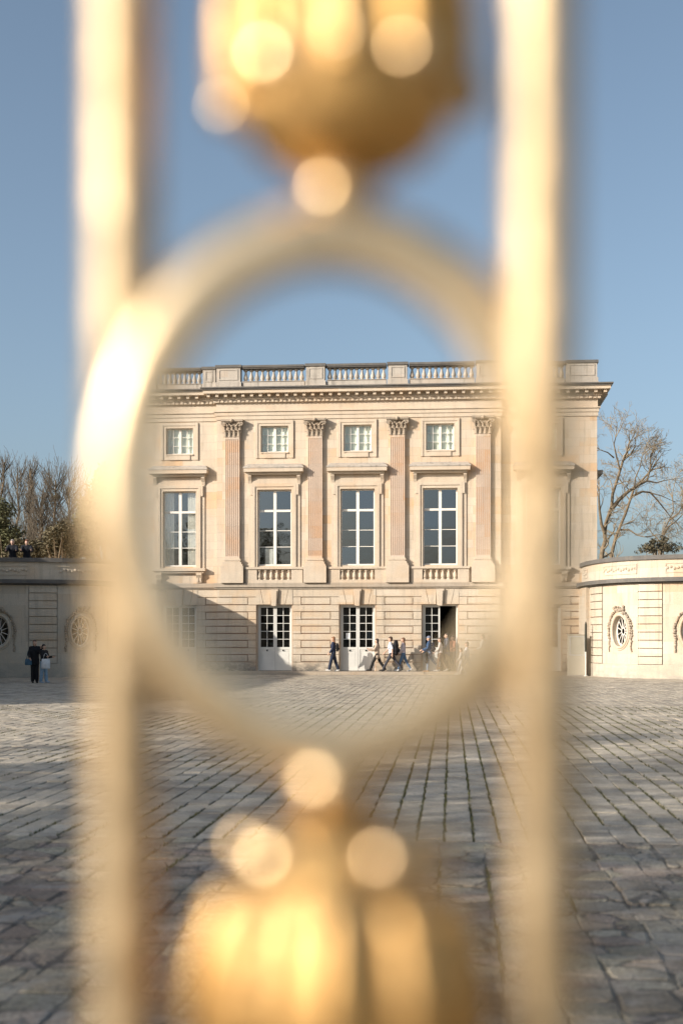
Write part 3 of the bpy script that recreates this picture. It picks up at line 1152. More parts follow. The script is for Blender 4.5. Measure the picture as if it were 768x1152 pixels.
# ================================================================== WINGS
class Wing:
    def __init__(s, ctl):
        P = [Vector(at_depth(x, d)) for x, d in ctl]
        pts = []
        n = len(P)
        for i in range(n - 1):
            p0, p1, p2, p3 = P[max(i - 1, 0)], P[i], P[i + 1], P[min(i + 2, n - 1)]
            for k in range(24):
                t = k / 24
                pts.append(.5 * ((2 * p1) + (-p0 + p2) * t + (2 * p0 - 5 * p1 + 4 * p2 - p3) * t * t + (-p0 + 3 * p1 - 3 * p2 + p3) * t ** 3))
        pts.append(P[-1])
        s.p = pts
        s.s = [0]
        for a, b in zip(pts, pts[1:]):
            s.s.append(s.s[-1] + (b - a).length)
        s.L = s.s[-1]
        s.px = [px_of(p.x, p.y) for p in pts]

    def s_at(s, x):
        best = min(range(len(s.px)), key=lambda i: abs(s.px[i] - x))
        i = best
        for a, b in ((i - 1, i), (i, i + 1)):
            if 0 <= a and b < len(s.px):
                xa, xb = s.px[a], s.px[b]
                if min(xa, xb) <= x <= max(xa, xb) and xa != xb:
                    return s.s[a] + (s.s[b] - s.s[a]) * (x - xa) / (xb - xa)
        return s.s[best]

    def frame(s, q):
        q = max(0, min(s.L, q))
        import bisect
        i = min(max(bisect.bisect(s.s, q) - 1, 0), len(s.p) - 2)
        t = (q - s.s[i]) / max(1e-9, s.s[i + 1] - s.s[i])
        p = s.p[i].lerp(s.p[i + 1], t)
        a = s.p[max(0, i - 2)]
        b = s.p[min(len(s.p) - 1, i + 3)]
        d = (b - a).normalized()
        nrm = Vector((d.y, -d.x))
        if nrm.dot(Vector((-2, 20)) - p) < 0:
            nrm = -nrm
        return p, d, nrm

    def pos(s, q, off, z):
        p, d, n = s.frame(q)
        w = p + n * off
        return (w.x, w.y, z)

    def slab(s, mb, q0, q1, o0, o1, z0, z1, step=.5):
        n = max(1, int(abs(q1 - q0) / step + .5))
        vs = []
        for i in range(n + 1):
            q = q0 + (q1 - q0) * i / n
            vs += [s.pos(q, o0, z0), s.pos(q, o1, z0), s.pos(q, o1, z1), s.pos(q, o0, z1)]
        fs = []
        for i in range(n):
            for k in range(4):
                l = (k + 1) % 4
                fs.append((i * 4 + k, (i + 1) * 4 + k, (i + 1) * 4 + l, i * 4 + l))
        fs.append((0, 1, 2, 3))
        fs.append((n * 4 + 3, n * 4 + 2, n * 4 + 1, n * 4))
        mb.add(vs, fs)

    def panel_hole(s, mb, q0, q1, z0, z1, qc, zc, a, b, depth):
        ang = [2 * math.pi * i / 40 for i in range(40)]
        for (cq, cz) in ((q0, z0), (q1, z0), (q1, z1), (q0, z1)):
            ang.append(math.atan2(cz - zc, cq - qc) % (2 * math.pi))
        ang = sorted(set(round(x, 6) for x in ang))
        n = len(ang)
        NR = 5
        vs = []
        for t in ang:
            c, sn = math.cos(t), math.sin(t)
            ra = 1 / math.sqrt((c / a) ** 2 + (sn / b) ** 2)
            rb = min([(v / c) for v in ((q1 - qc), (q0 - qc)) if abs(c) > 1e-6 and v / c > 0] + [(v / sn) for v in ((z1 - zc), (z0 - zc)) if abs(sn) > 1e-6 and v / sn > 0])
            vs.append(s.pos(qc + ra * c, -depth, zc + ra * sn))
            for k in range(NR):
                r = ra + (rb - ra) * k / (NR - 1)
                vs.append(s.pos(qc + r * c, 0, zc + r * sn))
        m = NR + 1
        fs = []
        for i in range(n):
            j = (i + 1) % n
            for k in range(m - 1):
                fs.append((i * m + k, i * m + k + 1, j * m + k + 1, j * m + k))
        mb.add(vs, fs)

    def ell(s, qc, zc, a, b, off, n=40, t0=0, t1=2 * math.pi, closed=True):
        m = n if closed else n + 1
        return [s.pos(qc + a * math.cos(t0 + (t1 - t0) * i / n), off, zc + b * math.sin(t0 + (t1 - t0) * i / n)) for i in range(m)]


def build_wing(root, W, strips, ocs, frames, zt, qa, qb):
    """strips: px ranges of rusticated strips; ocs: px centres of oval windows"""
    zcap0, zpar, zcor, zpl = zt - .19, zt - 1.0, zt - 1.25, .62
    S_ = lambda x: W.s_at(x)
    st = [tuple(sorted((S_(a), S_(b)))) for a, b in strips]
    st.sort()
    inv = Matrix.Translation(-root.location)
    def part(mb, name, mat, smooth=False, parent=None):
        o = mb.build(name, mat, root if parent is None else parent, smooth)
        if parent is None:
            o.matrix_parent_inverse = inv
        fix_normals(o)
        return o
    # wall (front skin with oval openings between the strips, solid body behind)
    mb = MB()
    edges = [qa] + [e for s_ in st for e in s_] + [qb]
    oc_s = [S_(x) for x in ocs]
    zc, A, B = 2.12, .48, .70
    for k in range(0, len(edges), 2):
        a, b = edges[k], edges[k + 1]
        if b - a < .02: continue
        inside = [q for q in oc_s if a + .3 < q < b - .3]
        if inside:
            W.panel_hole(mb, a, b, zpl, zcor, inside[0], zc, A, B, .34)
        else:
            W.slab(mb, a, b, -.3, 0, zpl, zcor)
    W.slab(mb, qa, qb, -.9, -.6, 0, zcor)
    for a, b in st:
        W.slab(mb, a, b, -.55, -.06, zpl, zcor)
    o = part(mb, 'wall', M['wing'])
    # strips
    for a, b in st:
        mb = MB()
        n = 10
        hh = (zcor - zpl) / n
        for k in range(n):
            W.slab(mb, a + .03, b - .03, -.059, .035, zpl + k * hh + .022, zpl + (k + 1) * hh - .018)
        part(mb, 'rusticated_strip', M['wing'])
    mb = MB()
    W.slab(mb, qa, qb, -.6, .06, 0, zpl - .004)
    part(mb, 'plinth', M['wing'])
    mb = MB()
    W.slab(mb, qa, qb, -.6, .12, zcor, zcor + .07)
    W.slab(mb, qa, qb, -.6, .30, zcor + .07, zpar)
    part(mb, 'cornice', M['cap'])
    mb = MB()
    W.slab(mb, qa, qb, -.42, .02, zpar, zcap0)
    pa = part(mb, 'parapet', M['wing'])
    for (a, b) in frames:
        a, b = sorted((S_(a), S_(b)))
        z0, z1 = zpar + .2, zcap0 - .16
        mb = MB()
        W.slab(mb, a, b, .018, .05, z0, z0 + .045)
        W.slab(mb, a, b, .018, .05, z1 - .045, z1)
        W.slab(mb, a, a + .045, .018, .05, z0 + .045, z1 - .045)
        W.slab(mb, b - .045, b, .018, .05, z0 + .045, z1 - .045)
        n = max(3, int((b - a) / .16))
        for k in range(n):
            q = a + .1 + (b - a - .2) * k / (n - 1)
            mb.ball(W.pos(q, .03, (z0 + z1) / 2 + .045 * math.sin(k * 2.1)), .085, (1, .6, .8), 6, 4)
        fix_normals(sub(mb, 'carved_panel', M['wing'], pa))
    mb = MB()
    W.slab(mb, qa, qb, -.5, .12, zcap0, zt)
    part(mb, 'coping', M['cap'])
    # terrace roof behind the parapet
    mb = MB()
    n = 24
    vs = []
    for i in range(n + 1):
        q = qa + (qb - qa) * i / n
        vs += [W.pos(q, -.3, zpar + .12), W.pos(q, -4.5, zpar + .12)]
    for v0 in list(vs):
        vs.append((v0[0], v0[1], v0[2] - .25))
    fs = []
    N2 = 2 * (n + 1)
    for i in range(n):
        fs.append((2 * i, 2 * i + 1, 2 * i + 3, 2 * i + 2))
        fs.append((N2 + 2 * i, N2 + 2 * i + 2, N2 + 2 * i + 3, N2 + 2 * i + 1))
    mb.add(vs, fs)
    part(mb, 'terrace', M['grey'])
    # oval windows
    for q in oc_s:
        if not (qa + .9 < q < qb - .9): continue
        mb = MB()
        mb.tube(W.ell(q, zc, A - .03, B - .03, -.22), .04, 6, closed=True)
        mb.tube(W.ell(q, zc, .11, .15, -.22, 16), .022, 5, closed=True)
        for k in range(12):
            t = 2 * math.pi * (k + .5) / 12
            mb.tube([W.pos(q + .1 * math.cos(t), -.22, zc + .14 * math.sin(t)), W.pos(q + (A - .03) * math.cos(t), -.22, zc + (B - .03) * math.sin(t))], .02, 5)
        ow = part(mb, 'oval_window', M['white'])
        g = MB()
        ring = W.ell(q, zc, A, B, -.23)
        g.add(ring + [W.pos(q, -.23, zc)], [(i, (i + 1) % 40, 40) for i in range(40)])
        sub(g, 'glass', M['glass_oval'], ow)
        g = MB()
        g.tube(W.ell(q, zc, A + .055, B + .055, .02), .07, 8, closed=True)
        g.tube(W.ell(q, zc, A + .15, B + .15, .01), .04, 6, closed=True)
        sub(g, 'surround', M['wing'], ow, True)
        g = MB()
        # leafy garland over the top, hanging down both sides
        for k in range(34):
            t = R(-18) + R(216) * k / 33
            for e in range(3):
                g.ball(W.pos(q + (A + .27 + random.gauss(0, .03)) * math.cos(t), .03 + random.uniform(0, .07), zc + (B + .27 + random.gauss(0, .03)) * math.sin(t)),
                       random.uniform(.035, .062), (1, .8, 1), 6, 4)
        for s_ in (-1, 1):
            for k in range(9):
                g.ball(W.pos(q + s_ * (A + .25 + random.gauss(0, .02)), .04, zc - .30 - .075 * k), random.uniform(.035, .06), (1, .8, 1), 6, 4)
            for k in range(7):
                g.ball(W.pos(q + s_ * random.uniform(0, .36), .06 + random.uniform(0, .06), zc + B + .28 + random.uniform(-.04, .14)), random.uniform(.045, .08), (1, .8, 1), 6, 4)
        sub(g, 'garland', M['relief'], ow, True)
    # near-black sheet behind each oval pane, painted to stand in for an unlit room
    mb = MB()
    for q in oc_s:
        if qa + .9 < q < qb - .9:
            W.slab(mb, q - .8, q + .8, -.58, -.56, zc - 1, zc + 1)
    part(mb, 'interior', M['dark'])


WT = 5.5
WR = Wing([(653, 63.9), (658, 62.4), (664, 61.2), (672, 60.2), (684, 59.1), (697, 58.3), (716, 57.5), (745, 56.8), (768, 56.4), (810, 55.8), (870, 55.4), (950, 55.6), (1040, 56.5)])
wr = thing('curved_wing', 'sunlit curved stone wing with oval windows joining the right end of the mansion', 'building', (*at_depth(720, 57.5), 0), 'curved wings flanking the courtyard')
build_wing(wr, WR, [(663.5, 677.5), (717, 745), (800, 836)], [696.5, 778, 868], [(657, 661), (679, 716), (747.5, 790), (806, 840)], WT, 0, WR.L)
# corner block where the wing meets the mansion
mb = MB()
WR.slab(mb, .3, WR.s_at(662.5), -.3, .16, .0, WT - 1.26)
o = mb.build('corner_block', M['wing'], wr)
o.matrix_parent_inverse = Matrix.Translation(-wr.location)
fix_normals(o)

WL = Wing([(142, 64.3), (137, 62.8), (131, 61.6), (120, 60.7), (104, 60.0), (84, 59.5), (60, 59.15), (30, 58.9), (0, 58.75), (-40, 58.6), (-95, 58.7), (-160, 59.2)])
wl = thing('curved_wing', 'shaded curved stone wing at the left, two people leaning on its parapet', 'building', (*at_depth(40, 59), 0), 'curved wings flanking the courtyard')
build_wing(wl, WL, [(131, 121), (65, 32.5), (-50, -84)], [92, -1.5, -110], [(126, 122), (112, 66), (32, -24)], WT, 0, WL.L)

# chapel beyond the left edge of the frame: its hipped roof shades the left wing and the court
def chapel():
    root = thing('chapel', 'low stone chapel with a hipped slate roof standing left of the courtyard', 'building', (-27.5, 40, 0))
    x0, x1, y0, y1, ze, zr_ = -33.5, -22.4, 26.0, 55.0, 7.0, 9.75
    mb = MB()
    mb.box(x0 + .3, x1 - .3, y0 + .3, y1 - .3, 0, ze - .25)
    o = mb.build('wall', M['stone'], root)
    o.matrix_parent_inverse = Matrix.Translation(-root.location)
    mb = MB()
    xm = (x0 + x1) / 2
    vs = [(x0, y0, ze), (x1, y0, ze), (x1, y1, ze), (x0, y1, ze), (xm, y0 + 6, zr_), (xm, y1 - 3, zr_),
          (x0, y0, ze - .25), (x1, y0, ze - .25), (x1, y1, ze - .25), (x0, y1, ze - .25)]
    mb.add(vs, [(0, 1, 4), (1, 2, 5, 4), (2, 3, 5), (3, 0, 4, 5), (6, 7, 1, 0), (7, 8, 2, 1), (8, 9, 3, 2), (9, 6, 0, 3), (9, 8, 7, 6)])
    o = mb.build('roof', M['slate'], root)
    o.matrix_parent_inverse = Matrix.Translation(-root.location)
    for k in range(5):
        y = 30 + 5.2 * k
        mb = MB()
        mb.box(x1 - .29, x1 - .2, y - .8, y + .8, 2.2, 5.0)
        w = mb.build('window', M['white'], root)
        w.matrix_parent_inverse = Matrix.Translation(-root.location)
        g = MB()
        for a in (-.7, .04):
            for c in range(3):
                g.box(x1 - .199, x1 - .19, y + a, y + a + .66, 2.3 + c * .88, 2.3 + c * .88 + .8)
        g.build('glass', M['glass'], w)


chapel()

# ================================================================== BOARD, POLE, NOTICE
bx, by = at_depth(648.3, 61.0)
bd = thing('notice_board', 'cream notice board on a solid base standing at the right end of the mansion', 'notice board', (bx, by, 0), rotz=R(2))
mb = MB()
mb.box(-.43, .43, -.16, .16, 0, 1.95)
mb.box(-.46, .46, -.19, .19, 1.95, 2.0)
mb.build('case', M['board'], bd)
mb = MB()
for a in ((-.36, .36, -.185, -.161, 1.86, 1.90), (-.36, .36, -.185, -.161, .98, 1.02), (-.36, -.32, -.185, -.161, 1.02, 1.86), (.32, .36, -.185, -.161, 1.02, 1.86)):
    mb.box(*a)
mb.build('panel_frame', M['doorpaint'], bd)
mb = MB()
mb.box(-.319, .319, -.168, -.161, 1.021, 1.859)
mb.build('panel', M['board2'], bd)
mb = MB()
mb.box(-.45, .45, -.18, .18, 0, .06)
mb.build('foot', M['grey'], bd)

bx, by = at_depth(658.4, 60.6)
po = thing('pole', 'slim pale pole with a dark upper sleeve between the notice board and the right wing', 'pole', (bx, by, 0))
mb = MB()
mb.lathe([(.10, 0), (.10, .03), (.035, .05), (.035, 1.15), (.03, 1.16)], n=12)
smooth_angle(mb.build('post', M['white'], po, True))
mb = MB()
mb.lathe([(.03, 1.16), (.055, 1.17), (.06, 1.5), (.055, 2.45), (.03, 2.55), (.01, 2.58)], n=12)
smooth_angle(mb.build('sleeve', M['iron'], po, True))

nx = UB[2] - .49
mb = MB()
mb.box(nx - .11, nx + .11, -.002, .002, 0, .29)
nt = mb.build('paper_notice', simple('white_paper', (.8, .8, .78), .8, .03), None, loc=(nx, FY + .26 - .012, Z(718.6)))
nt.location.x = 0
tag(nt, 'white paper notice taped to a pane of the middle door', 'notice')

# ================================================================== TREES
def grow(segs, p, d, L, r, lvl, maxl, up=.05, spread=.6, n=(2, 4), droop=0, wig=.18, rmin=.008, ratio=(.6, .82)):
    steps = 4 if lvl < 2 else 3
    pts = [p.copy()]
    rad = [r]
    q = p.copy()
    dd = d.copy()
    for i in range(steps):
        dd = (dd + Vector((random.gauss(0, wig), random.gauss(0, wig), random.gauss(0, wig) + up - droop * lvl * .1))).normalized()
        q = q + dd * (L / steps)
        pts.append(q.copy())
        rad.append(max(rmin, r * (1 - .42 * (i + 1) / steps)))
    segs.append((pts, rad, lvl))
    if lvl >= maxl: return
    k = random.randint(*n)
    for i in range(k):
        t = random.uniform(.35, 1.0) if i else 1.0
        idx = min(int(t * steps), steps)
        base = pts[idx]
        ax = Vector((random.gauss(0, 1), random.gauss(0, 1), random.gauss(0, 1)))
        nd = (dd + ax.normalized() * spread * random.uniform(.7, 1.3)).normalized()
        grow(segs, base, nd, L * random.uniform(*ratio), max(rmin, rad[idx] * random.uniform(.55, .75)), lvl + 1, maxl, up, spread, n, droop, wig, rmin, ratio)


def tree_from(segs, root, base, tl=1, mats=('bark', 'twig')):
    t, c = MB(), MB()
    for pts, rad, lvl in segs:
        n = 8 if lvl == 0 else (6 if lvl <= tl else 3)
        (t if lvl <= tl else c).tube([p - base for p in pts], rad, n, cap=False)
    t.build('trunk', M[mats[0]], root, True)
    c.build('crown', M[mats[1]], root, True)


# big bare tree right of the mansion: main limbs follow the photo
def P3(x, y, d):
    X, Y = at_depth(x, d)
    return Vector((X, Y, EYE + (HOR - y) * d / FPX))


def photo_tree(name, label, px_limbs, d, twl, seed, spread=.7, base_px=None, L0=1.9, mats=('bark', 'twig'), lv=(1, 5)):
    random.seed(seed)
    bx, by = at_depth(base_px, d)
    base = Vector((bx, by, 0))
    segs = []
    for limb, r0, r1, dz in px_limbs:
        pts = []
        for k, (x, y) in enumerate(limb):
            if y is None:
                pts.append(base.copy())
            else:
                pts.append(P3(x, y, d + dz * k / len(limb)))
        # subdivide with wiggle
        fine = [pts[0]]
        for a, b in zip(pts, pts[1:]):
            m = max(1, int((b - a).length / .7))
            for k in range(1, m + 1):
                q = a.lerp(b, k / m)
                if k < m:
                    q = q + Vector((random.gauss(0, .05), random.gauss(0, .05), random.gauss(0, .05)))
                fine.append(q)
        n = len(fine)
        rad = [r0 + (r1 - r0) * i / (n - 1) for i in range(n)]
        segs.append((fine, rad, 0 if r0 > .12 else 1))
        for i in range(2, n):
            if fine[i].z < 8.5: continue
            frac = i / n
            if random.random() < twl * (.35 + frac):
                dr = (fine[i] - fine[i - 1]).normalized()
                ax = Vector((random.gauss(0, 1), random.gauss(0, 1), random.gauss(0, .7))).normalized()
                grow(segs, fine[i], (dr * .6 + ax * spread + Vector((0, 0, .15))).normalized(), random.uniform(.7, 1.2) * L0, max(.03, rad[i] * .5), lv[0] + 1, lv[1], .06, .75, (2, 4), .1, .22, .013, (.55, .8))
        dr = (fine[-1] - fine[-2]).normalized()
        for _ in range(3):
            ax = Vector((random.gauss(0, 1), random.gauss(0, 1), random.gauss(0, .7))).normalized()
            grow(segs, fine[-1], (dr + ax * .5).normalized(), L0, r1, lv[0] + 1, lv[1], .06, .75, (2, 4), .1, .22, .013, (.55, .8))
    root = thing(name, label, 'tree', base)
    tree_from(segs, root, base, 1, mats)
    return root


photo_tree('bare_tree', 'tall leafless forked tree rising behind the right wing against the mansion corner', [
    ([(678, None), (676, 628), (679.5, 599), (684, 580), (687.5, 570), (688.5, 556), (692, 545), (697, 529), (700, 519)], .34, .10, 1),
    ([(700, 519), (704, 510), (707, 498)], .10, .05, 1),
    ([(697, 529), (693, 514), (690, 500), (692, 492)], .09, .04, -1),
    ([(690, 515), (683, 509), (674, 506)], .07, .03, -1),
    ([(687.5, 573), (696, 562), (706, 553), (717, 546), (727, 541), (731, 527), (731, 515)], .2, .05, 2),
    ([(727, 541), (738, 543), (745, 541), (756, 539)], .08, .03, 1),
    ([(713, 550), (714, 538), (719, 526), (722, 513)], .08, .03, -1),
    ([(679.5, 599), (676, 590), (674, 575), (673, 560)], .16, .08, -1)], 114, 1.1, 11, base_px=678, L0=1.5)
photo_tree('bare_tree', 'leafless tree with leaning trunk and long side branches, right of the forked tree', [
    ([(686, None), (687, 626), (692, 605), (697, 592), (703, 578), (708, 563), (712, 551), (720, 542), (729, 532)], .30, .08, -1),
    ([(697, 596), (707, 596), (716, 602), (724, 604), (733, 603)], .10, .03, -2),
    ([(711, 558), (722, 553), (731, 554), (739, 563), (748, 574), (754, 582)], .12, .03, 2),
    ([(729, 554), (744, 558), (757, 564)], .07, .02, 0),
    ([(708, 563), (703, 556), (701, 545)], .06, .03, 1)], 118, 1.1, 12, base_px=686, L0=1.5)
photo_tree('bare_tree', 'distant leafless tree at the right edge of the view behind the wing', [
    ([(742, None), (742, 618), (745, 600), (752, 585), (757, 575), (756, 560)], .2, .05, 1),
    ([(745, 602), (752, 592), (766, 580), (775, 570)], .1, .03, 1),
    ([(752, 585), (763, 577), (772, 560), (774, 545)], .1, .03, -1),
    ([(743, 610), (733, 600), (727, 592)], .08, .03, 1)], 135, 1.0, 13, base_px=742, L0=2.0)


def leaf_mass(mb, centre, rad, n, size, flat=1.0):
    for _ in range(n):
        while True:
            v = Vector((random.uniform(-1, 1), random.uniform(-1, 1), random.uniform(-1, 1)))
            if .35 < v.length < 1: break
        c = Vector((centre[0] + v.x * rad[0], centre[1] + v.y * rad[1], centre[2] + v.z * rad[2]))
        a = Vector((random.gauss(0, 1), random.gauss(0, 1), random.gauss(0, 1))).normalized()
        b = a.orthogonal().normalized()
        s_ = size * random.uniform(.6, 1.4)
        mb.add([tuple(c + a * s_), tuple(c + b * s_ * .5), tuple(c - a * s_), tuple(c - b * s_ * .5)], [(0, 1, 2, 3)])


def bush_tree(name, label, x, d, lumps, mat, n, size, seed, cat='tree', group=None):
    """lumps: (px x, px y, px radius x, px radius y)"""
    random.seed(seed)
    X, Y = at_depth(x, d)
    root = thing(name, label, cat, (X, Y, 0), group)
    t = MB()
    top = max(EYE + (HOR - l[1]) * d / FPX for l in lumps)
    pts = [Vector((0, 0, 0))]
    for k in range(6):
        pts.append(Vector((random.gauss(0, .1), random.gauss(0, .1), top * (k + 1) / 6)))
    t.tube(pts, [.22 - .03 * k for k in range(7)], 7)
    for _ in range(14):
        z = random.uniform(top * .2, top * .9)
        l = random.choice(lumps)
        c = P3(l[0], l[1], d) - Vector((X, Y, 0))
        t.tube([Vector((0, 0, z * .8)), Vector((c.x * .5, random.gauss(0, .5), (z + c.z) / 2)), c + Vector((0, random.gauss(0, .6), 0))], [.08, .05, .02], 5)
    t.build('trunk', M['bark'], root, True)
    mb = MB()
    tot = sum(l[2] * l[3] for l in lumps)
    for l in lumps:
        c = P3(l[0], l[1], d) - Vector((X, Y, 0))
        rx, rz = l[2] * d / FPX, l[3] * d / FPX
        # clusters inside the lump
        nn = max(3, int(n * l[2] * l[3] / tot / 40))
        for _ in range(nn):
            while True:
                v = Vector((random.uniform(-1, 1), random.uniform(-1, 1), random.uniform(-1, 1)))
                if v.length < 1: break
            cc = (c.x + v.x * rx, c.y + v.y * rx, c.z + v.z * rz)
            leaf_mass(mb, cc, (rx * .28 + .15, rx * .28 + .15, rz * .22 + .15), 40, size)
    mb.build('crown', M[mat], root)
    return root


bush_tree('small_evergreen', 'low olive green tree with dark gaps peeping over the right wing coping', 738, 108,
          [(740, 615, 18, 6), (726, 618, 12, 4), (755, 616, 14, 5), (746, 608, 7, 5), (733, 610, 6, 4)], 'leaf_brown', 1900, .10, 21)
bush_tree('evergreen_tree', 'broad dark evergreen tree between the left wing and the mansion, seen through the gilded bar', 118, 82,
          [(122, 545, 14, 22), (112, 570, 20, 24), (130, 535, 12, 18), (104, 590, 18, 20), (125, 590, 22, 26), (98, 610, 14, 16), (140, 560, 18, 40)], 'leaf_dark', 30000, .105, 22)


# bare trees behind the left wing
def column_tree(name, label, x, ytop, d, w, seed, lean=0, mats=('bark', 'twig_grey'), fan=.35, group='bare trees behind the left wing', dens=1.0):
    random.seed(seed)
    X, Y = at_depth(x, d)
    base = Vector((X, Y, 0))
    H = EYE + (HOR - ytop) * d / FPX
    segs = []
    pts = [base.copy()]
    for k in range(1, 11):
        pts.append(base + Vector((lean * H * k / 10 + random.gauss(0, .12), random.gauss(0, .12), H * k / 10)))
    segs.append((pts, [.24 * (1 - k / 11.5) + .012 for k in range(11)], 0))
    wm = w * d / FPX
    for k in range(int(120 * dens)):
        t = random.uniform(.15, .97)
        i = int(t * 10)
        p = pts[i].lerp(pts[min(i + 1, 10)], t * 10 - i)
        a = random.uniform(0, 6.28)
        dr = Vector((math.cos(a) * fan, math.sin(a) * fan, random.uniform(.5, 1))).normalized()
        L = (wm * 1.5 + .5) * random.uniform(.6, 1.25) * (1.3 - .75 * t)
        grow(segs, p, dr, L, .035, 2, 4, .16, .4, (2, 4), 0, .12, .0105, (.55, .8))
    root = thing(name, label, 'tree', base, group)
    tree_from(segs, root, base, 1, mats)


column_tree('bare_tree', 'narrow leafless poplar at the left edge behind the wing', 4, 520, 96, 11, 31, fan=.4)
column_tree('bare_tree', 'spire shaped leafless poplar standing between the others behind the wing', 33, 530, 100, 10, 32, fan=.3, dens=1.4)
column_tree('bare_tree', 'thin leafless tree with open twigs right of the spire shaped poplar', 20, 534, 104, 14, 33, fan=.6, dens=.7)
column_tree('bare_tree', 'wide leafless tree with a bird nest left of the gilded bar', 62, 540, 92, 20, 34, fan=.9, dens=1.0)
column_tree('bare_tree', 'leafless tree half hidden by the gilded bar at the left', 78, 548, 98, 18, 35, fan=.8, dens=.9)
column_tree('bare_tree', 'low leafless tree behind the two people on the wing', 47, 556, 88, 16, 36, fan=.8, dens=1.0)
mb = MB()
c = P3(63.5, 559, 92)
random.seed(5)
for _ in range(60):
    a = Vector((random.gauss(0, 1), random.gauss(0, 1), random.gauss(0, .6))).normalized()
    b = a.orthogonal().normalized()
    mb.tube([a * .25 + b * .2, a * .28 - b * .2], .012, 3)
mb.ball((0, 0, -.03), .2, (1, 1, .7))
tag(mb.build('bird_nest', M['leaf_brown'], None, loc=c), 'dark twig nest high in the wide leafless tree', 'nest')
bush_tree('ivy_tree', 'olive green ivy covered tree at the left edge above the two people', 6, 84,
          [(4, 585, 12, 22), (10, 605, 16, 16), (2, 612, 14, 14), (-12, 590, 16, 24)], 'leaf_dark', 7000, .09, 41)
bush_tree('evergreen_shrub', 'rounded dark shrub above the wing coping left of the gilded bar', 64, 80,
          [(66, 606, 14, 14), (74, 600, 10, 14), (56, 614, 10, 9)], 'leaf_brown', 6000, .085, 42)
bush_tree('hedge_shrub', 'brownish leafy hedge behind the people on the wing', 36, 82,
          [(30, 620, 22, 8), (44, 618, 14, 9), (84, 618, 14, 10), (20, 616, 10, 8)], 'leaf_brown', 7000, .085, 43)


# trees of the avenue outside the gate, left of and behind the viewer: they shade the near paving
def avenue():
    random.seed(77)
    segs = []
    base = Vector((0, 0, 0))
    pts = [Vector((0, 0, 0)), Vector((.1, 0, 2)), Vector((0, .1, 4)), Vector((.1, .1, 6))]
    segs.append((pts, [.35, .3, .27, .24], 0))
    for k in range(8):
        a = k * .8
        grow(segs, Vector((0, 0, 3.6 + .35 * k)), Vector((math.cos(a) * .8, math.sin(a) * .8, .8)).normalized(), 3.6, .17, 1, 4, .1, .6, (3, 4), 0, .14, .02, (.62, .8))
    t, c, lf = MB(), MB(), MB()
    tips = []
    for p, r, l in segs:
        (t if l <= 1 else c).tube(p, r, 6 if l <= 1 else 3, cap=False)
        if l >= 3: tips.append(p[-1])
    for q in tips:
        if random.random() < AV_LEAF:
            leaf_mass(lf, q, (.5, .5, .45), 14, .14)
    return t, c, lf


AV_LEAF = .19
AV = [(-21.5, -3.2, 1.15, 0), (-17.5, -6.0, .85, 5.2), (-24.0, 4.0, 1.05, 2.0), (-29.5, -5.0, 1.15, 4.0)]
AVL = ['ivy clad avenue tree nearest the left end of the gate', 'smallest ivy clad avenue tree, closest to the gate', 'ivy clad avenue tree beside the chapel end', 'tallest ivy clad avenue tree at the far left']
t_, c_, l_ = avenue()
src = None
for (x, y, sc, rz), lab in zip(AV, AVL):
    root = thing('avenue_tree', lab, 'tree', (x, y, 0), 'avenue trees outside the gate', rz)
    root.scale = (sc, sc, sc)
    if src is None:
        src = [t_.build('trunk', M['bark'], root, True), c_.build('crown', M['twig'], root, True), l_.build('foliage', M['leaf'], root)]
    else:
        for s_ in src:
            q = s_.copy()
            COL.objects.link(q)
            q.parent = root

# ================================================================== GILDED GATE
GD = .50


def gp(x, y):
    X = fx(x, GD)
    d = -X * ST + GD * CT
    return Vector((X, GD, EYE + (HOR - y) * d / FPX))


PXM = GD / FPX / CT ** 2 * 1.0     # metres per pixel on the gate plane
gc = gp(370, 553)
gate = thing('gilded_gate', 'blurred gilded gate close to the viewer, an oval ring between two bars', 'gate', (gc.x, GD, 0))


def gpart(mb, name, smooth=True, parent=None, deg=60, mat='gold'):
    o = mb.build(name, M[mat], gate if parent is None else parent, smooth)
    if parent is None:
        o.matrix_parent_inverse = Matrix.Translation((-gc.x, -GD, 0))
    if smooth:
        smooth_angle(o, deg)
    return o


BARR = .0134
xl, xr = gp(139, 600).x, gp(609, 600).x
pitch = xr - xl
for k in (-1, 0, 1, 2):
    mb = MB()
    pts = [(xl + pitch * k + random.gauss(0, .00006), GD + random.gauss(0, .00006), .25 + 2.75 * i / 240) for i in range(241)]
    mb.tube(pts, [BARR * (1 + random.gauss(0, .009)) for _ in pts], 20)
    gpart(mb, 'bar')
for zz in (.25, 1.20, 2.62, 3.0):
    mb = MB()
    mb.box(xl - pitch * 1.6, xr + pitch * 1.6, GD - .014, GD + .014, zz - .012, zz + .012)
    gpart(mb, 'rail', False)
a_, b_ = (xr - xl) / 2 * 1.0, 289 * PXM
prof_up = [(12, -4), (20, 4), (26, 16), (22, 26), (27, 32), (34, 42), (36, 54), (33, 66), (27, 72), (44, 76), (68, 85), (90, 98), (108, 116), (119, 140), (123, 168), (122, 220), (118, 290), (106, 350), (90, 385), (50, 410), (20, 430), (14, 440)]
prof_dn = [(12, -4), (22, 6), (28, 18), (25, 26), (34, 34), (39, 48), (36, 62), (30, 72), (50, 80), (78, 92), (92, 106), (94, 126), (92, 142), (100, 152), (110, 166), (128, 190), (145, 240), (155, 300), (147, 350), (110, 395), (60, 425), (14, 440)]
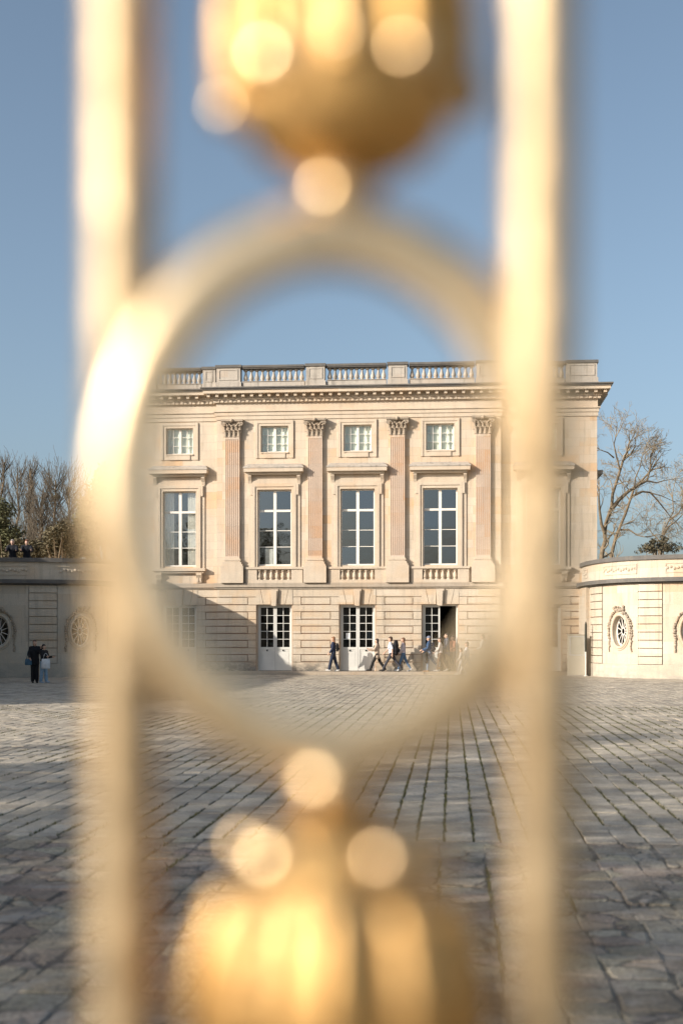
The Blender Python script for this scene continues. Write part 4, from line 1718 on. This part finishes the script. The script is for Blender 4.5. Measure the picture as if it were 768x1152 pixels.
for k in (0,):
    cx = gc.x + pitch * k
    mb = MB()
    N = 96
    pts = []
    for i in range(N):
        t = 2 * math.pi * i / N
        pts.append((cx + a_ * math.cos(t), GD - .002, gc.z + b_ * math.sin(t)))
    # D-shaped section: rounded outer side, flat inner side with a small bevel
    w_ = .0124
    sec = [(w_ * math.cos(q), w_ * math.sin(q)) for q in [math.pi * (i / 12) - math.pi / 2 for i in range(13)]]
    sec += [(-w_, w_ * .85), (-w_, -w_ * .84), (-w_ * .5, -w_ * .955)]
    vs, fs = [], []
    for i in range(N):
        t = 2 * math.pi * i / N
        nr = Vector((math.cos(t) / a_, math.sin(t) / b_)).normalized()
        j_ = 1 + random.gauss(0, .005)
        for (o_, q_) in sec:
            vs.append((cx + a_ * math.cos(t) + nr.x * o_ * j_, GD + .007 * math.cos(t) + q_ * j_, gc.z + b_ * math.sin(t) + nr.y * o_ * j_))
    m_ = len(sec)
    for i in range(N):
        i2 = (i + 1) % N
        for q in range(m_):
            q2 = (q + 1) % m_
            fs.append((i * m_ + q, i * m_ + q2, i2 * m_ + q2, i2 * m_ + q))
    mb.add(vs, fs)
    gpart(mb, 'oval_ring', mat='gold_ring')
    for sgn, prof, nm in ((1, prof_up, 'finial'), (-1, prof_dn, 'finial')):
        fc = Vector((cx + (19 if sgn > 0 else 9) * PXM, GD, gc.z + sgn * (b_ - (.0045 if sgn > 0 else .0030))))
        mb = MB()
        mb.lathe([(r * PXM, sgn * h * PXM) for r, h in prof], fc, 64)
        mb.v = [(v[0], GD + (v[1] - GD) * .8, v[2]) for v in mb.v]
        fo = gpart(mb, nm, True, None, 75, 'gold_body')
        nb = MB()
        nb.ball(fc + Vector((-7 * PXM, 0, sgn * (55 if sgn > 0 else 48) * PXM)), (37 if sgn > 0 else 41) * PXM, nu=24, nv=16)
        nb.build('glint_bead', M['gold_bright'], fo, True)
        def onprof(h):
            for (r0, h0), (r1, h1) in zip(prof, prof[1:]):
                if h0 <= h <= h1:
                    return r0 + (r1 - r0) * (h - h0) / max(1e-6, h1 - h0)
            return prof[-1][0]
        NL = 11
        for q in range(NL):
            t = 2 * math.pi * (q + .35) / NL
            h0, h1 = (168, 360) if sgn > 0 else (176, 400)
            lf = MB()
            pts, rd = [], []
            for i in range(11):
                f = i / 10
                h = h0 + (h1 - h0) * f
                r = onprof(h) + 4
                pts.append(fc + Vector((r * PXM * math.cos(t), r * PXM * math.sin(t), sgn * h * PXM)))
                rd.append(((13 if sgn > 0 else 9) + 13 * math.sin(math.pi * min(1, .18 + f * .8))) * PXM)
            lf.tube(pts, rd, 12)
            tip = MB()
            tip.ball(pts[0] + Vector((6 * PXM * math.cos(t), 6 * PXM * math.sin(t), sgn * ((6, 24, 0, 40, 12, -8, 30, 2, 20, 8, 34)[q] if sgn > 0 else 60 + 12 * (q % 3)) * PXM)), (30, 17, 25, 13, 27, 20, 15, 28, 18, 24, 14)[q] * PXM, nu=16, nv=10)  # ball added and sized to throw a round sun glint
            tip.v = [(v[0], GD + (v[1] - GD) * .8, v[2]) for v in tip.v]
            tip.build('glint_bead', M['gold_bright'], fo, True)
            lf.v = [(v[0], GD + (v[1] - GD) * .8, v[2]) for v in lf.v]
            o = lf.build('petal', M['gold_body'], fo, True)
            smooth_angle(o, 70)
        if sgn < 0:
            for q in range(5):
                t = -math.pi / 2 + math.pi / 5 + 2 * math.pi * q / 5
                lf = MB()
                lf.ball(fc + Vector((104 * PXM * math.cos(t), 104 * PXM * math.sin(t), -126 * PXM)), 30 * PXM, nu=16, nv=10)  # collar balls sized and spaced for the sun glints they throw
                lf.v = [(v[0], GD + (v[1] - GD) * .8, v[2]) for v in lf.v]
                lf.build('glint_bead', M['gold_bright'], fo, True)
        # rod to the rail
        mb = MB()
        e = gc.z + sgn * (b_ + .005) + sgn * 438 * PXM
        mb.tube([(cx + 11 * PXM, GD, e), (cx + 11 * PXM, GD, 2.62 if sgn > 0 else 1.20)], .006, 12)
        gpart(mb, 'stem')

# ================================================================== PEOPLE
def remesh_to(mb, name, mats, parent, vox, facefn=None, smooth_it=0):
    me = bpy.data.meshes.new(name)
    me.from_pydata(mb.v, [], mb.f)
    o = bpy.data.objects.new(name + '_tmp', me)
    COL.objects.link(o)
    m = o.modifiers.new('r', 'REMESH')
    m.mode = 'VOXEL'
    m.voxel_size = vox
    if smooth_it:
        sm = o.modifiers.new('s', 'SMOOTH')
        sm.iterations = smooth_it
        sm.factor = .5
    dg = bpy.context.evaluated_depsgraph_get()
    me2 = bpy.data.meshes.new_from_object(o.evaluated_get(dg))
    bpy.data.objects.remove(o)
    bpy.data.meshes.remove(me)
    me2.name = name
    me2.materials.clear()
    for mm in mats:
        me2.materials.append(mm)
    me2.polygons.foreach_set('use_smooth', [True] * len(me2.polygons))
    if facefn:
        facefn(me2)
    ob = bpy.data.objects.new(name, me2)
    COL.objects.link(ob)
    ob.parent = parent
    return ob


def limb(mb, pts, rad, n=10):
    for i in range(len(pts) - 1):
        a, b = Vector(pts[i]), Vector(pts[i + 1])
        mb.tube([a, b], [rad[i], rad[i + 1]], n)
    for p, r in zip(pts, rad):
        mb.ball(p, r, nu=10, nv=6)


def person(label, loc, face, H=1.72, hipL=0., kneeL=0., hipR=0., kneeR=0., shL=.1, elL=.2, shR=.1, elR=.2, lean=.03, abd=.12,
           top=(.3, .3, .3), legs=(.05, .06, .1), shoes=(.5, .5, .5), hair=(.05, .03, .02), long_hair=False, skin=(.50, .32, .23),
           coat=False, wide=1.0, cap=None, head_turn=0., head_nod=0., female=False, group=None, sleeves=True, skirt=0, look=None):
    root = thing('person', label, 'person', loc, group, face)
    k = H / 1.75
    V = lambda x, y, z: Vector((x, y, z)) * k
    # local: faces -Y, left = +X
    hw = .085
    hip = V(0, 0, .93)
    def leg(sx, a, kn):
        h = hip + V(sx * hw, 0, -.02)
        kn_ = h + V(0, -math.sin(a), -math.cos(a)) * .43
        an = kn_ + V(0, -math.sin(a - kn), -math.cos(a - kn)) * .42
        pitch = min(0, (a - kn)) * .9
        toe = an + V(0, -math.cos(pitch) * .17, math.sin(pitch) * .17 - .045)
        heel = an + V(0, .045, -.045)
        return h, kn_, an, toe, heel
    LL, RR = leg(1, hipL, kneeL), leg(-1, hipR, kneeR)
    up = lambda z: V(0, -math.sin(lean) * (z - .93), .93 + math.cos(lean) * (z - .93))
    sw = .185 if not female else .165
    chest, neck, head = up(1.30), up(1.49), up(1.635)
    def arm(sx, a, e, ab):
        s_ = up(1.425) + V(sx * sw, 0, 0)
        d1 = V(sx * math.sin(ab), -math.sin(a), -math.cos(a)).normalized()
        el = s_ + d1 * .285 * k
        b_ = a + e
        d2 = V(sx * math.sin(ab) * (.6 - .9 * min(1, abs(e))), -math.sin(b_), -math.cos(b_)).normalized()
        wr_ = el + d2 * .25 * k
        return s_, el, wr_, d2
    AL, AR = arm(1, shL, elL, abd), arm(-1, shR, elR, abd)
    low = min(LL[3].z - .03 * k, RR[3].z - .03 * k, LL[4].z - .03 * k, RR[4].z - .03 * k)
    off = Vector((0, 0, -low))
    # ---- body
    b = MB()
    def L(pts, rad):
        limb(b, [p + off for p in pts], [r * k for r in rad])
    L([LL[0], LL[1], LL[2]], [.078, .052, .037])
    L([RR[0], RR[1], RR[2]], [.078, .052, .037])
    for q in (LL, RR):
        L([q[4], q[3]], [.034, .03])
        L([q[2], q[4]], [.036, .034])
    L([hip + V(hw, 0, 0), hip - V(hw, 0, 0)], [.095, .095])
    L([hip, up(1.12)], [.115, .105])
    for sx in (-1, 1):
        L([hip + V(sx * .05, 0, 0), up(1.13) + V(sx * .045, 0, 0), up(1.33) + V(sx * .07, 0, 0)], [.1, .09, .105])
    L([AL[0], up(1.43), AR[0]], [.062, .075, .062])
    L([up(1.42), neck, up(1.56)], [.07, .052, .05])
    for A in (AL, AR):
        L([A[0], A[1], A[2]], [.055, .041, .028])
        # hand: palm plus five curled fingers
        d2 = A[3]
        side = Vector((1, 0, 0)) if A is AL else Vector((-1, 0, 0))
        fwd = Vector((0, -1, 0))
        fwd = (fwd - d2 * fwd.dot(d2))
        fwd = fwd.normalized() if fwd.length > .05 else Vector((0, 0, 1))
        inn = d2.cross(fwd).normalized()
        pw = A[2] + d2 * .085 * k
        L([A[2], pw], [.028, .034])
        for f in range(4):
            o_ = fwd * (.027 - .018 * f) * k
            ln = (.07, .08, .074, .058)[f]
            p1 = pw + o_ + d2 * .02 * k
            p2 = p1 + (d2 * .8 + inn * .25 * (1 if A is AL else -1)) * ln * .55 * k
            p3 = p2 + (d2 * .6 + inn * .6 * (1 if A is AL else -1)) * ln * .45 * k
            L([p1, p2, p3], [.0105, .0095, .0085])
        p1 = A[2] + d2 * .03 * k + fwd * .025 * k
        L([p1, p1 + (d2 * .5 + fwd * .7) * .05 * k, p1 + (d2 * .9 + fwd * .8) * .075 * k], [.013, .0115, .0095])
    # head with face
    Rh = Matrix.Rotation(head_turn, 3, 'Z') @ Matrix.Rotation(head_nod, 3, 'X')
    hc = head + off
    def hd(c, r, sc):
        b.ball(hc + Rh @ (Vector(c) * k), r * k, sc, 16, 10, Rh)
    hd((0, .012, .03), .098, (.80, 1.0, 1.0))
    hd((0, -.028, -.035), .072, (.84, .95, 1.1))
    hd((0, -.062, -.085), .026, (1.1, .9, .8))
    hd((0, -.098, -.018), .017, (.8, 1.1, 1.5))
    hd((0, -.086, .012), .016, (.8, .9, 1.6))
    hd((.03, -.082, -.02), .026, (1, .6, .8))
    hd((-.03, -.082, -.02), .026, (1, .6, .8))
    hd((0, -.088, -.056), .018, (1.5, .7, .55))
    for sx in (-1, 1):
        hd((sx * .079, .01, -.005), .027, (.4, .75, 1.15))
    eyes = [hc + Rh @ (Vector((sx * .032, -.088, .008)) * k) for sx in (-1, 1)]
    mouth = hc + Rh @ (Vector((0, -.098, -.056)) * k)
    def faces(me):
        for p in me.polygons:
            c = p.center
            if c.z < hc.z - .12: continue
            for e in eyes:
                if (c - e).length < .014 * k: p.material_index = 1
            if abs(c.z - mouth.z) < .008 * k and (c - mouth).length < .026 * k: p.material_index = 2
    remesh_to(b, 'body', [skinm(skin), cloth((.02, .015, .012)), skinm((skin[0] * .75, skin[1] * .5, skin[2] * .5))], root, .0125 * k, faces)
    # ---- clothes
    def garment(name, chains, col, vox=.016):
        g = MB()
        for pts, rad in chains:
            limb(g, [p + off for p in pts], [r * k for r in rad])
        remesh_to(g, name, [cloth(col)], root, vox, None, 1)
    w = wide
    t_ch = []
    for q, sx in ((LL, 1), (RR, -1)):
        t_ch.append(([q[0], q[1], q[2].lerp(q[1], .08)], [.1, .068 * w, .056 * w * (1.0 if w < 1.2 else 1.15)]))
    t_ch.append(([hip + V(hw, 0, 0), hip - V(hw, 0, 0)], [.112, .112]))
    t_ch.append(([hip, up(1.04)], [.13, .122]))
    for sx in (-1, 1):
        t_ch.append(([hip + V(sx * .05, 0, 0), up(1.05) + V(sx * .045, 0, 0)], [.115, .105]))
    garment('trousers', t_ch, legs)
    s_ch = []
    ext = .02 if coat else .012
    bot = .80 if coat else .98
    for sx in (-1, 1):
        s_ch.append(([up(bot) + V(sx * .055, 0, 0), up(1.13) + V(sx * .05, 0, 0), up(1.32) + V(sx * .075, 0, 0)], [.118 + ext, .1 + ext, .115 + ext]))
    s_ch.append(([up(bot), up(1.13), up(1.33)], [.12 + ext, .11 + ext, .12 + ext]))
    s_ch.append(([AL[0], up(1.43), AR[0]], [.066 + ext, .08 + ext * .6, .066 + ext]))
    for A in (AL, AR):
        end = A[2].lerp(A[1], .12) if sleeves else A[1].lerp(A[0], .1)
        if sleeves:
            s_ch.append(([A[0], A[1], end], [.06 + ext, .048 + ext, .036 + ext]))
        else:
            s_ch.append(([A[0], end], [.06 + ext, .052 + ext]))
    if coat:
        s_ch.append(([up(1.42), up(1.50) + V(0, .03, 0)], [.085, .075]))
    garment('coat' if coat else 'shirt', s_ch, top)
    for q in (LL, RR):
        g = MB()
        limb(g, [q[4] + off, q[4].lerp(q[3], .5) + off, q[3] + off], [.044 * k, .042 * k, .036 * k])
        limb(g, [q[2] + off, q[4] + off], [.045 * k, .044 * k])
        remesh_to(g, 'shoe', [cloth(shoes, .6)], root, .012)
    # hair
    g = MB()
    def hh(c, r, sc):
        g.ball(hc + Rh @ (Vector(c) * k), r * k, sc, 14, 9, Rh)
    hh((0, .026, .046), .102, (.84, .98, .95))
    hh((0, .05, -.01), .088, (.9, .8, 1.1))
    hh((0, -.045, .085), .055, (1.2, .8, .5))
    if long_hair:
        for sx in (-1, 0, 1):
            limb(g, [hc + Rh @ (V(sx * .06, .04, .02)), hc + Rh @ (V(sx * .068, .055, -.10)), hc + V(sx * .065, .085, -.23), hc + V(sx * .045, .11, -.36)], [.05 * k, .052 * k, .05 * k, .022 * k])
    if cap is None or long_hair:
        remesh_to(g, 'hair', [hairm(hair)], root, .014)
    else:
        remesh_to(g, 'hair', [hairm(hair)], root, .016)
        g = MB()
        g.ball(hc + Rh @ (Vector((0, .012, .065)) * k), .108 * k, (.88, 1.0, .72), 16, 9, Rh)
        g.ball(hc + Rh @ (Vector((0, -.12, .055)) * k), .075 * k, (.95, 1.0, .16), 12, 6, Rh)
        remesh_to(g, 'cap', [cloth(cap)], root, .013)
    return root, dict(off=off, chest=up(1.25) + off, k=k, AL=AL, AR=AR, back=up(1.22) + off + V(0, .14, 0), hip=hip + off)


def backpack(label, root, info, col, size=1.0, cat='backpack'):
    k = info['k'] * size
    c = info['back']
    ro = thing('backpack', label, cat, root.location, 'rucksacks on walking visitors', root.rotation_euler[2])
    g = MB()
    o = Vector((0, .075 * size, 0)) + c
    for z, r in ((-.17, .1), (-.06, .12), (.08, .12), (.17, .095)):
        for sx in (-1, 1):
            g.ball(o + Vector((sx * .055, 0, z)) * k, r * k, (1, .8, 1))
    remesh_to(g, 'bag', [cloth(col)], ro, .016, None, 2)
    g = MB()
    for sx in (-1, 1):
        g.ball(o + Vector((sx * .04, .085, -.09)) * k, .075 * k, (1, .6, 1))
    g.ball(o + Vector((0, .09, -.09)) * k, .075 * k, (1, .6, 1))
    remesh_to(g, 'pocket', [cloth(tuple(x * 1.4 + .004 for x in col))], ro, .016, None, 1)
    for sx in (-1, 1):
        g = MB()
        g.tube([c + Vector((sx * .1, .01, .17)), c + Vector((sx * .11, -.07, .215)), c + Vector((sx * .125, -.21, .14)), c + Vector((sx * .13, -.25, -.02)), c + Vector((sx * .13, -.12, -.17)), c + Vector((sx * .1, .03, -.17))], .018, 6)
        g.build('strap', cloth(tuple(x * 1.2 for x in col)), ro, True)


def bag(name, label, pos, col, w, h, d, strap_top, cat='bag', rz=0):
    ro = thing(name, label, cat, pos, None, rz)
    g = MB()
    vs = []
    for z, sx, sy in ((0, .85, 1), (h * .1, 1, 1.2), (h * .6, .98, 1.0), (h, .9, .35)):
        vs += [(-w / 2 * sx, -d / 2 * sy, z), (w / 2 * sx, -d / 2 * sy, z), (w / 2 * sx, d / 2 * sy, z), (-w / 2 * sx, d / 2 * sy, z)]
    fs = [(3, 2, 1, 0), (12, 13, 14, 15)]
    for i in range(3):
        for k in range(4):
            l = (k + 1) % 4
            fs.append((i * 4 + k, i * 4 + l, i * 4 + 4 + l, i * 4 + 4 + k))
    g.add(vs, fs)
    g.build('pouch', cloth(col), ro, True)
    g = MB()
    for sy in (-1, 1):
        g.tube([(-w * .3, sy * d * .15, h - .01), (-w * .15, sy * .01, h + strap_top * .8), (0, sy * .008, h + strap_top), (w * .15, sy * .01, h + strap_top * .8), (w * .3, sy * d * .15, h - .01)], .008, 5)
    g.build('handle', cloth(col), ro, True)


LEFT = R(-90)      # local -Y turned to face the left of the picture


def gpos(x, d, z=0.):
    X, Y = at_depth(x, d)
    return (X, Y, z)


BRN = (.13, .07, .035)
DKB = (.03, .02, .014)
r, i = person('walker with long brown hair and navy clothes passing left of the middle door', gpos(375, 63.3, PV_Z), LEFT, 1.68, hipL=.30, kneeL=.1, hipR=-.22, kneeR=.12, shL=.1, shR=.15, elL=.5, elR=.5,
              top=(.03, .04, .075), legs=(.022, .03, .052), shoes=(.6, .58, .55), hair=(.22, .10, .045), long_hair=True, female=True, wide=1.25)
backpack('small black rucksack worn by the navy dressed walker', r, i, (.012, .013, .014), .85)
r, i = person('dark haired walker in a beige wrap and black trousers in front of the middle door', gpos(424, 63.3, PV_Z), LEFT, 1.62, hipL=.5, kneeL=.15, hipR=-.38, kneeR=.25, shL=.45, elL=1.3, shR=.2, elR=1.3,
              top=(.42, .33, .25), legs=(.018, .017, .016), shoes=(.02, .02, .02), hair=DKB, long_hair=True, female=True, wide=1.2, coat=True)
g = MB()
c = Vector(r.location) + Vector((-.03, 0, 1.3 * .93))
g.tube([c + Vector((.12 * math.cos(t), .12 * math.sin(t), .05 * math.sin(2 * t))) for t in [6.283 * q / 14 for q in range(14)]], .055, 8, closed=True)
sc = g.build('scarf', cloth((.04, .075, .05)), None, True)
tag(sc, 'dark green scarf round the neck of the beige walker', 'scarf')
r, i = person('striding person in a white shirt and charcoal trousers right of the middle door', gpos(440, 63.0, PV_Z), LEFT, 1.76, hipL=.52, kneeL=.05, hipR=-.55, kneeR=.12, shL=-.35, elL=.35, shR=.4, elR=.35, lean=.08,
              top=(.62, .62, .66), legs=(.055, .055, .065), shoes=(.03, .03, .03), hair=(.06, .035, .02), sleeves=False)
backpack('large bulky black rucksack carried by the person in the white shirt', r, i, (.010, .010, .012), 1.45)
r, i = person('walker with long brown hair, pale top and blue jeans behind the bulky rucksack', gpos(453.5, 63.3, PV_Z), LEFT, 1.66, hipL=.38, kneeL=.12, hipR=-.36, kneeR=.2, shL=.2, elL=.5, shR=-.2, elR=.4,
              top=(.55, .48, .50), legs=(.10, .17, .27), shoes=(.55, .55, .55), hair=(.15, .075, .04), long_hair=True, female=True)
r, i = person('walker in a blue jacket, jeans and grey cap left of the open doorway', gpos(482.5, 63.2, PV_Z - .004), LEFT, 1.74, hipL=.12, kneeL=.02, hipR=-.45, kneeR=.3, shL=.25, elL=1.0, shR=.1, elR=.9,
              top=(.035, .075, .15), legs=(.16, .21, .28), shoes=(.30, .17, .09), hair=(.06, .04, .03), cap=(.18, .2, .27), coat=True)
backpack('dark navy rucksack on the capped walker', r, i, (.014, .018, .03), .95)
g = MB()
q = Vector(gpos(479.3, 63.0, PV_Z))
for z in range(7):
    g.ball(q + Vector((.02 * math.sin(z), 0, .48 + .075 * z)), .09, (.8, 1.2, .9))
jk = remesh_to(g, 'folded_jacket', [cloth((.012, .012, .013))], None, .018, None, 2)
tag(jk, 'black jacket hanging from the arm of the capped walker', 'jacket')
r, i = person('walker in a cream jumper and brown trousers just behind the capped walker', gpos(495, 63.3, PV_Z - .004), LEFT, 1.66, hipL=.25, kneeL=.1, hipR=-.3, kneeR=.2, shL=.3, elL=.6, shR=-.1, elR=.5,
              top=(.52, .47, .42), legs=(.13, .085, .06), shoes=(.4, .38, .35), hair=(.05, .03, .025), female=True)
r, i = person('tall visitor in a slate jacket and khaki trousers stepping out of the open doorway', gpos(502.5, 63.6, PV_Z - .004), R(-80), 1.86, hipL=.2, kneeL=.1, hipR=-.2, kneeR=.15, shL=.2, elL=.7, shR=.1, elR=.6,
              top=(.075, .09, .12), legs=(.22, .17, .11), shoes=(.05, .04, .03), hair=(.03, .022, .018), coat=True)
r, i = person('visitor in a rust red top standing inside the open doorway', gpos(509.3, 64.6, PV_Z - .004), R(-50), 1.76, hipL=.05, hipR=-.05, shL=.3, elL=.9, shR=.2, elR=.8,
              top=(.28, .12, .075), legs=(.05, .045, .05), shoes=(.03, .03, .03), hair=(.04, .025, .02))
r, i = person('slim walker all in white on the paving right of the open doorway', gpos(525, 62.3), LEFT, 1.60, hipL=.5, kneeL=.1, hipR=-.42, kneeR=.15, shL=.35, elL=.5, shR=-.3, elR=.4,
              top=(.62, .62, .62), legs=(.58, .57, .55), shoes=(.6, .6, .6), hair=(.12, .07, .04), female=True)
r, i = person('small child in a pale top walking beside the walker in white', gpos(518.5, 62.0), LEFT, 1.28, hipL=.35, kneeL=.1, hipR=-.3, kneeR=.2, shL=.3, elL=.4, shR=-.2, elR=.4,
              top=(.5, .46, .42), legs=(.4, .4, .42), shoes=(.5, .5, .5), hair=(.16, .085, .045), long_hair=False, female=True)
r, i = person('visitor in a white top and khaki trousers seen through the gilded ring', gpos(543, 63.2, PV_Z), LEFT, 1.80, hipL=.3, kneeL=.1, hipR=-.28, kneeR=.15, shL=.25, elL=.9, shR=.1, elR=.8,
              top=(.62, .58, .52), legs=(.28, .21, .14), shoes=(.4, .35, .3), hair=(.14, .08, .04))
r, i = person('visitor in a brown coat following the one in white behind the gilded ring', gpos(551, 63.5, PV_Z), LEFT, 1.76, hipL=.2, kneeL=.1, hipR=-.28, kneeR=.2, shL=.2, elL=.6, shR=.1, elR=.6,
              top=(.2, .135, .085), legs=(.14, .11, .085), shoes=(.1, .08, .06), hair=(.06, .04, .03), coat=True)
# couple in the shade at the left
dl = 51.6
r, i = person('person in black coat with a hand at the face, shaded by the left wing', gpos(39.5, dl), R(25), 1.70, hipL=.04, hipR=-.04, shL=.5, elL=2.1, shR=.1, elR=.9, abd=.28,
              top=(.012, .012, .014), legs=(.012, .012, .013), shoes=(.012, .012, .012), hair=(.09, .05, .035), female=True, coat=True, wide=1.2, head_turn=R(10))
bag('shoulder_bag', 'small blue shoulder bag at the side of the person in the black coat', Vector(gpos(32.6, dl - .1, .72)), (.07, .14, .20), .28, .25, .12, .35)
r, i = person('person in black jacket and light blue jeans carrying a white tote by the left wing', gpos(49.5, dl - .2), R(65), 1.52, hipL=.12, kneeL=.05, hipR=-.1, kneeR=.05, shL=.35, elL=1.3, shR=.4, elR=1.3,
              top=(.014, .014, .016), legs=(.22, .32, .42), shoes=(.35, .42, .5), hair=(.014, .011, .01), female=True, coat=False, wide=1.2)
bag('tote_bag', 'white cloth tote bag hanging from the forearm of the person in light blue jeans', Vector(gpos(51.8, dl - .45, .58)), (.66, .66, .66), .34, .40, .10, .22, rz=R(20))
# two people leaning on the left parapet
for (x, lab, hair, skin_, w_) in ((12.5, 'balding person in a dark jacket leaning on the left wing parapet', (.32, .28, .25), (.50, .32, .25), -.01),
                                   (29.5, 'auburn haired person in a black jacket leaning on the left wing parapet with folded arms', (.16, .06, .03), (.52, .33, .25), 0)):
    q = WL.s_at(x)
    p, d_, n_ = WL.frame(q)
    ps = p - n_ * .66
    fz = math.atan2(n_.x, -n_.y)
    person(lab, (ps.x, ps.y, WT - 1.0 + .12), fz, 1.74, hipL=-.02, hipR=.02, shL=.75, elL=.85, shR=.75, elR=.85, lean=.2, abd=.2,
           top=(.014, .015, .02), legs=(.04, .04, .05), shoes=(.02, .02, .02), hair=hair, skin=skin_, coat=True, head_nod=R(8))

# ================================================================== LIGHT
SUN_AZ, SUN_EL = 55.0, 21.0            # azimuth to the left of straight behind the viewer
sd = Vector((-math.sin(R(SUN_AZ)) * math.cos(R(SUN_EL)), -math.cos(R(SUN_AZ)) * math.cos(R(SUN_EL)), math.sin(R(SUN_EL))))
sl = bpy.data.lights.new('sun', 'SUN')
sl.energy = 3.9
sl.angle = R(.55)
sl.color = (1.0, .92, .81)
so = bpy.data.objects.new('sun', sl)
so.rotation_euler = (-sd).to_track_quat('-Z', 'Y').to_euler()
so.location = sd * 60
COL.objects.link(so)

W_ = bpy.data.worlds.new('World')
S.world = W_
W_.use_nodes = True
nt_ = W_.node_tree
nt_.nodes.clear()
out = nt_.nodes.new('ShaderNodeOutputWorld')
bg = nt_.nodes.new('ShaderNodeBackground')
sky = nt_.nodes.new('ShaderNodeTexSky')
sky.sky_type = 'NISHITA'
sky.sun_disc = False
sky.sun_elevation = R(SUN_EL)
sky.sun_rotation = math.atan2(sd.x, sd.y)
sky.air_density = .85
sky.dust_density = 3.0
sky.ozone_density = 2.5
bg.inputs[1].default_value = .099
hs_ = nt_.nodes.new('ShaderNodeHueSaturation')
hs_.inputs['Saturation'].default_value = .82
hs_.inputs['Hue'].default_value = .488
nt_.links.new(sky.outputs[0], hs_.inputs['Color'])
nt_.links.new(hs_.outputs[0], bg.inputs[0])
nt_.links.new(bg.outputs[0], out.inputs[0])

# ================================================================== CAMERA
cd = bpy.data.cameras.new('camera')
cam = bpy.data.objects.new('camera', cd)
COL.objects.link(cam)
cam.location = (0, 0, EYE)
cam.rotation_euler = (R(90), 0, TH)
cd.sensor_width = 36
cd.sensor_fit = 'AUTO'
cd.lens = FPX / 1152 * 36
cd.shift_y = (HOR - 576) / 1152
cd.clip_start = .05
cd.clip_end = 6000
cd.dof.use_dof = True
cd.dof.focus_distance = 63.5
cd.dof.aperture_fstop = 1.96
S.camera = cam

S.view_settings.view_transform = 'Standard'
S.view_settings.look = 'None'
S.view_settings.exposure = .78
S.view_settings.gamma = 1
S.view_settings.use_curve_mapping = False
S.cycles.use_denoising = True
S.cycles.max_bounces = 8
S.cycles.transparent_max_bounces = 12
S.cycles.sample_clamp_indirect = 8
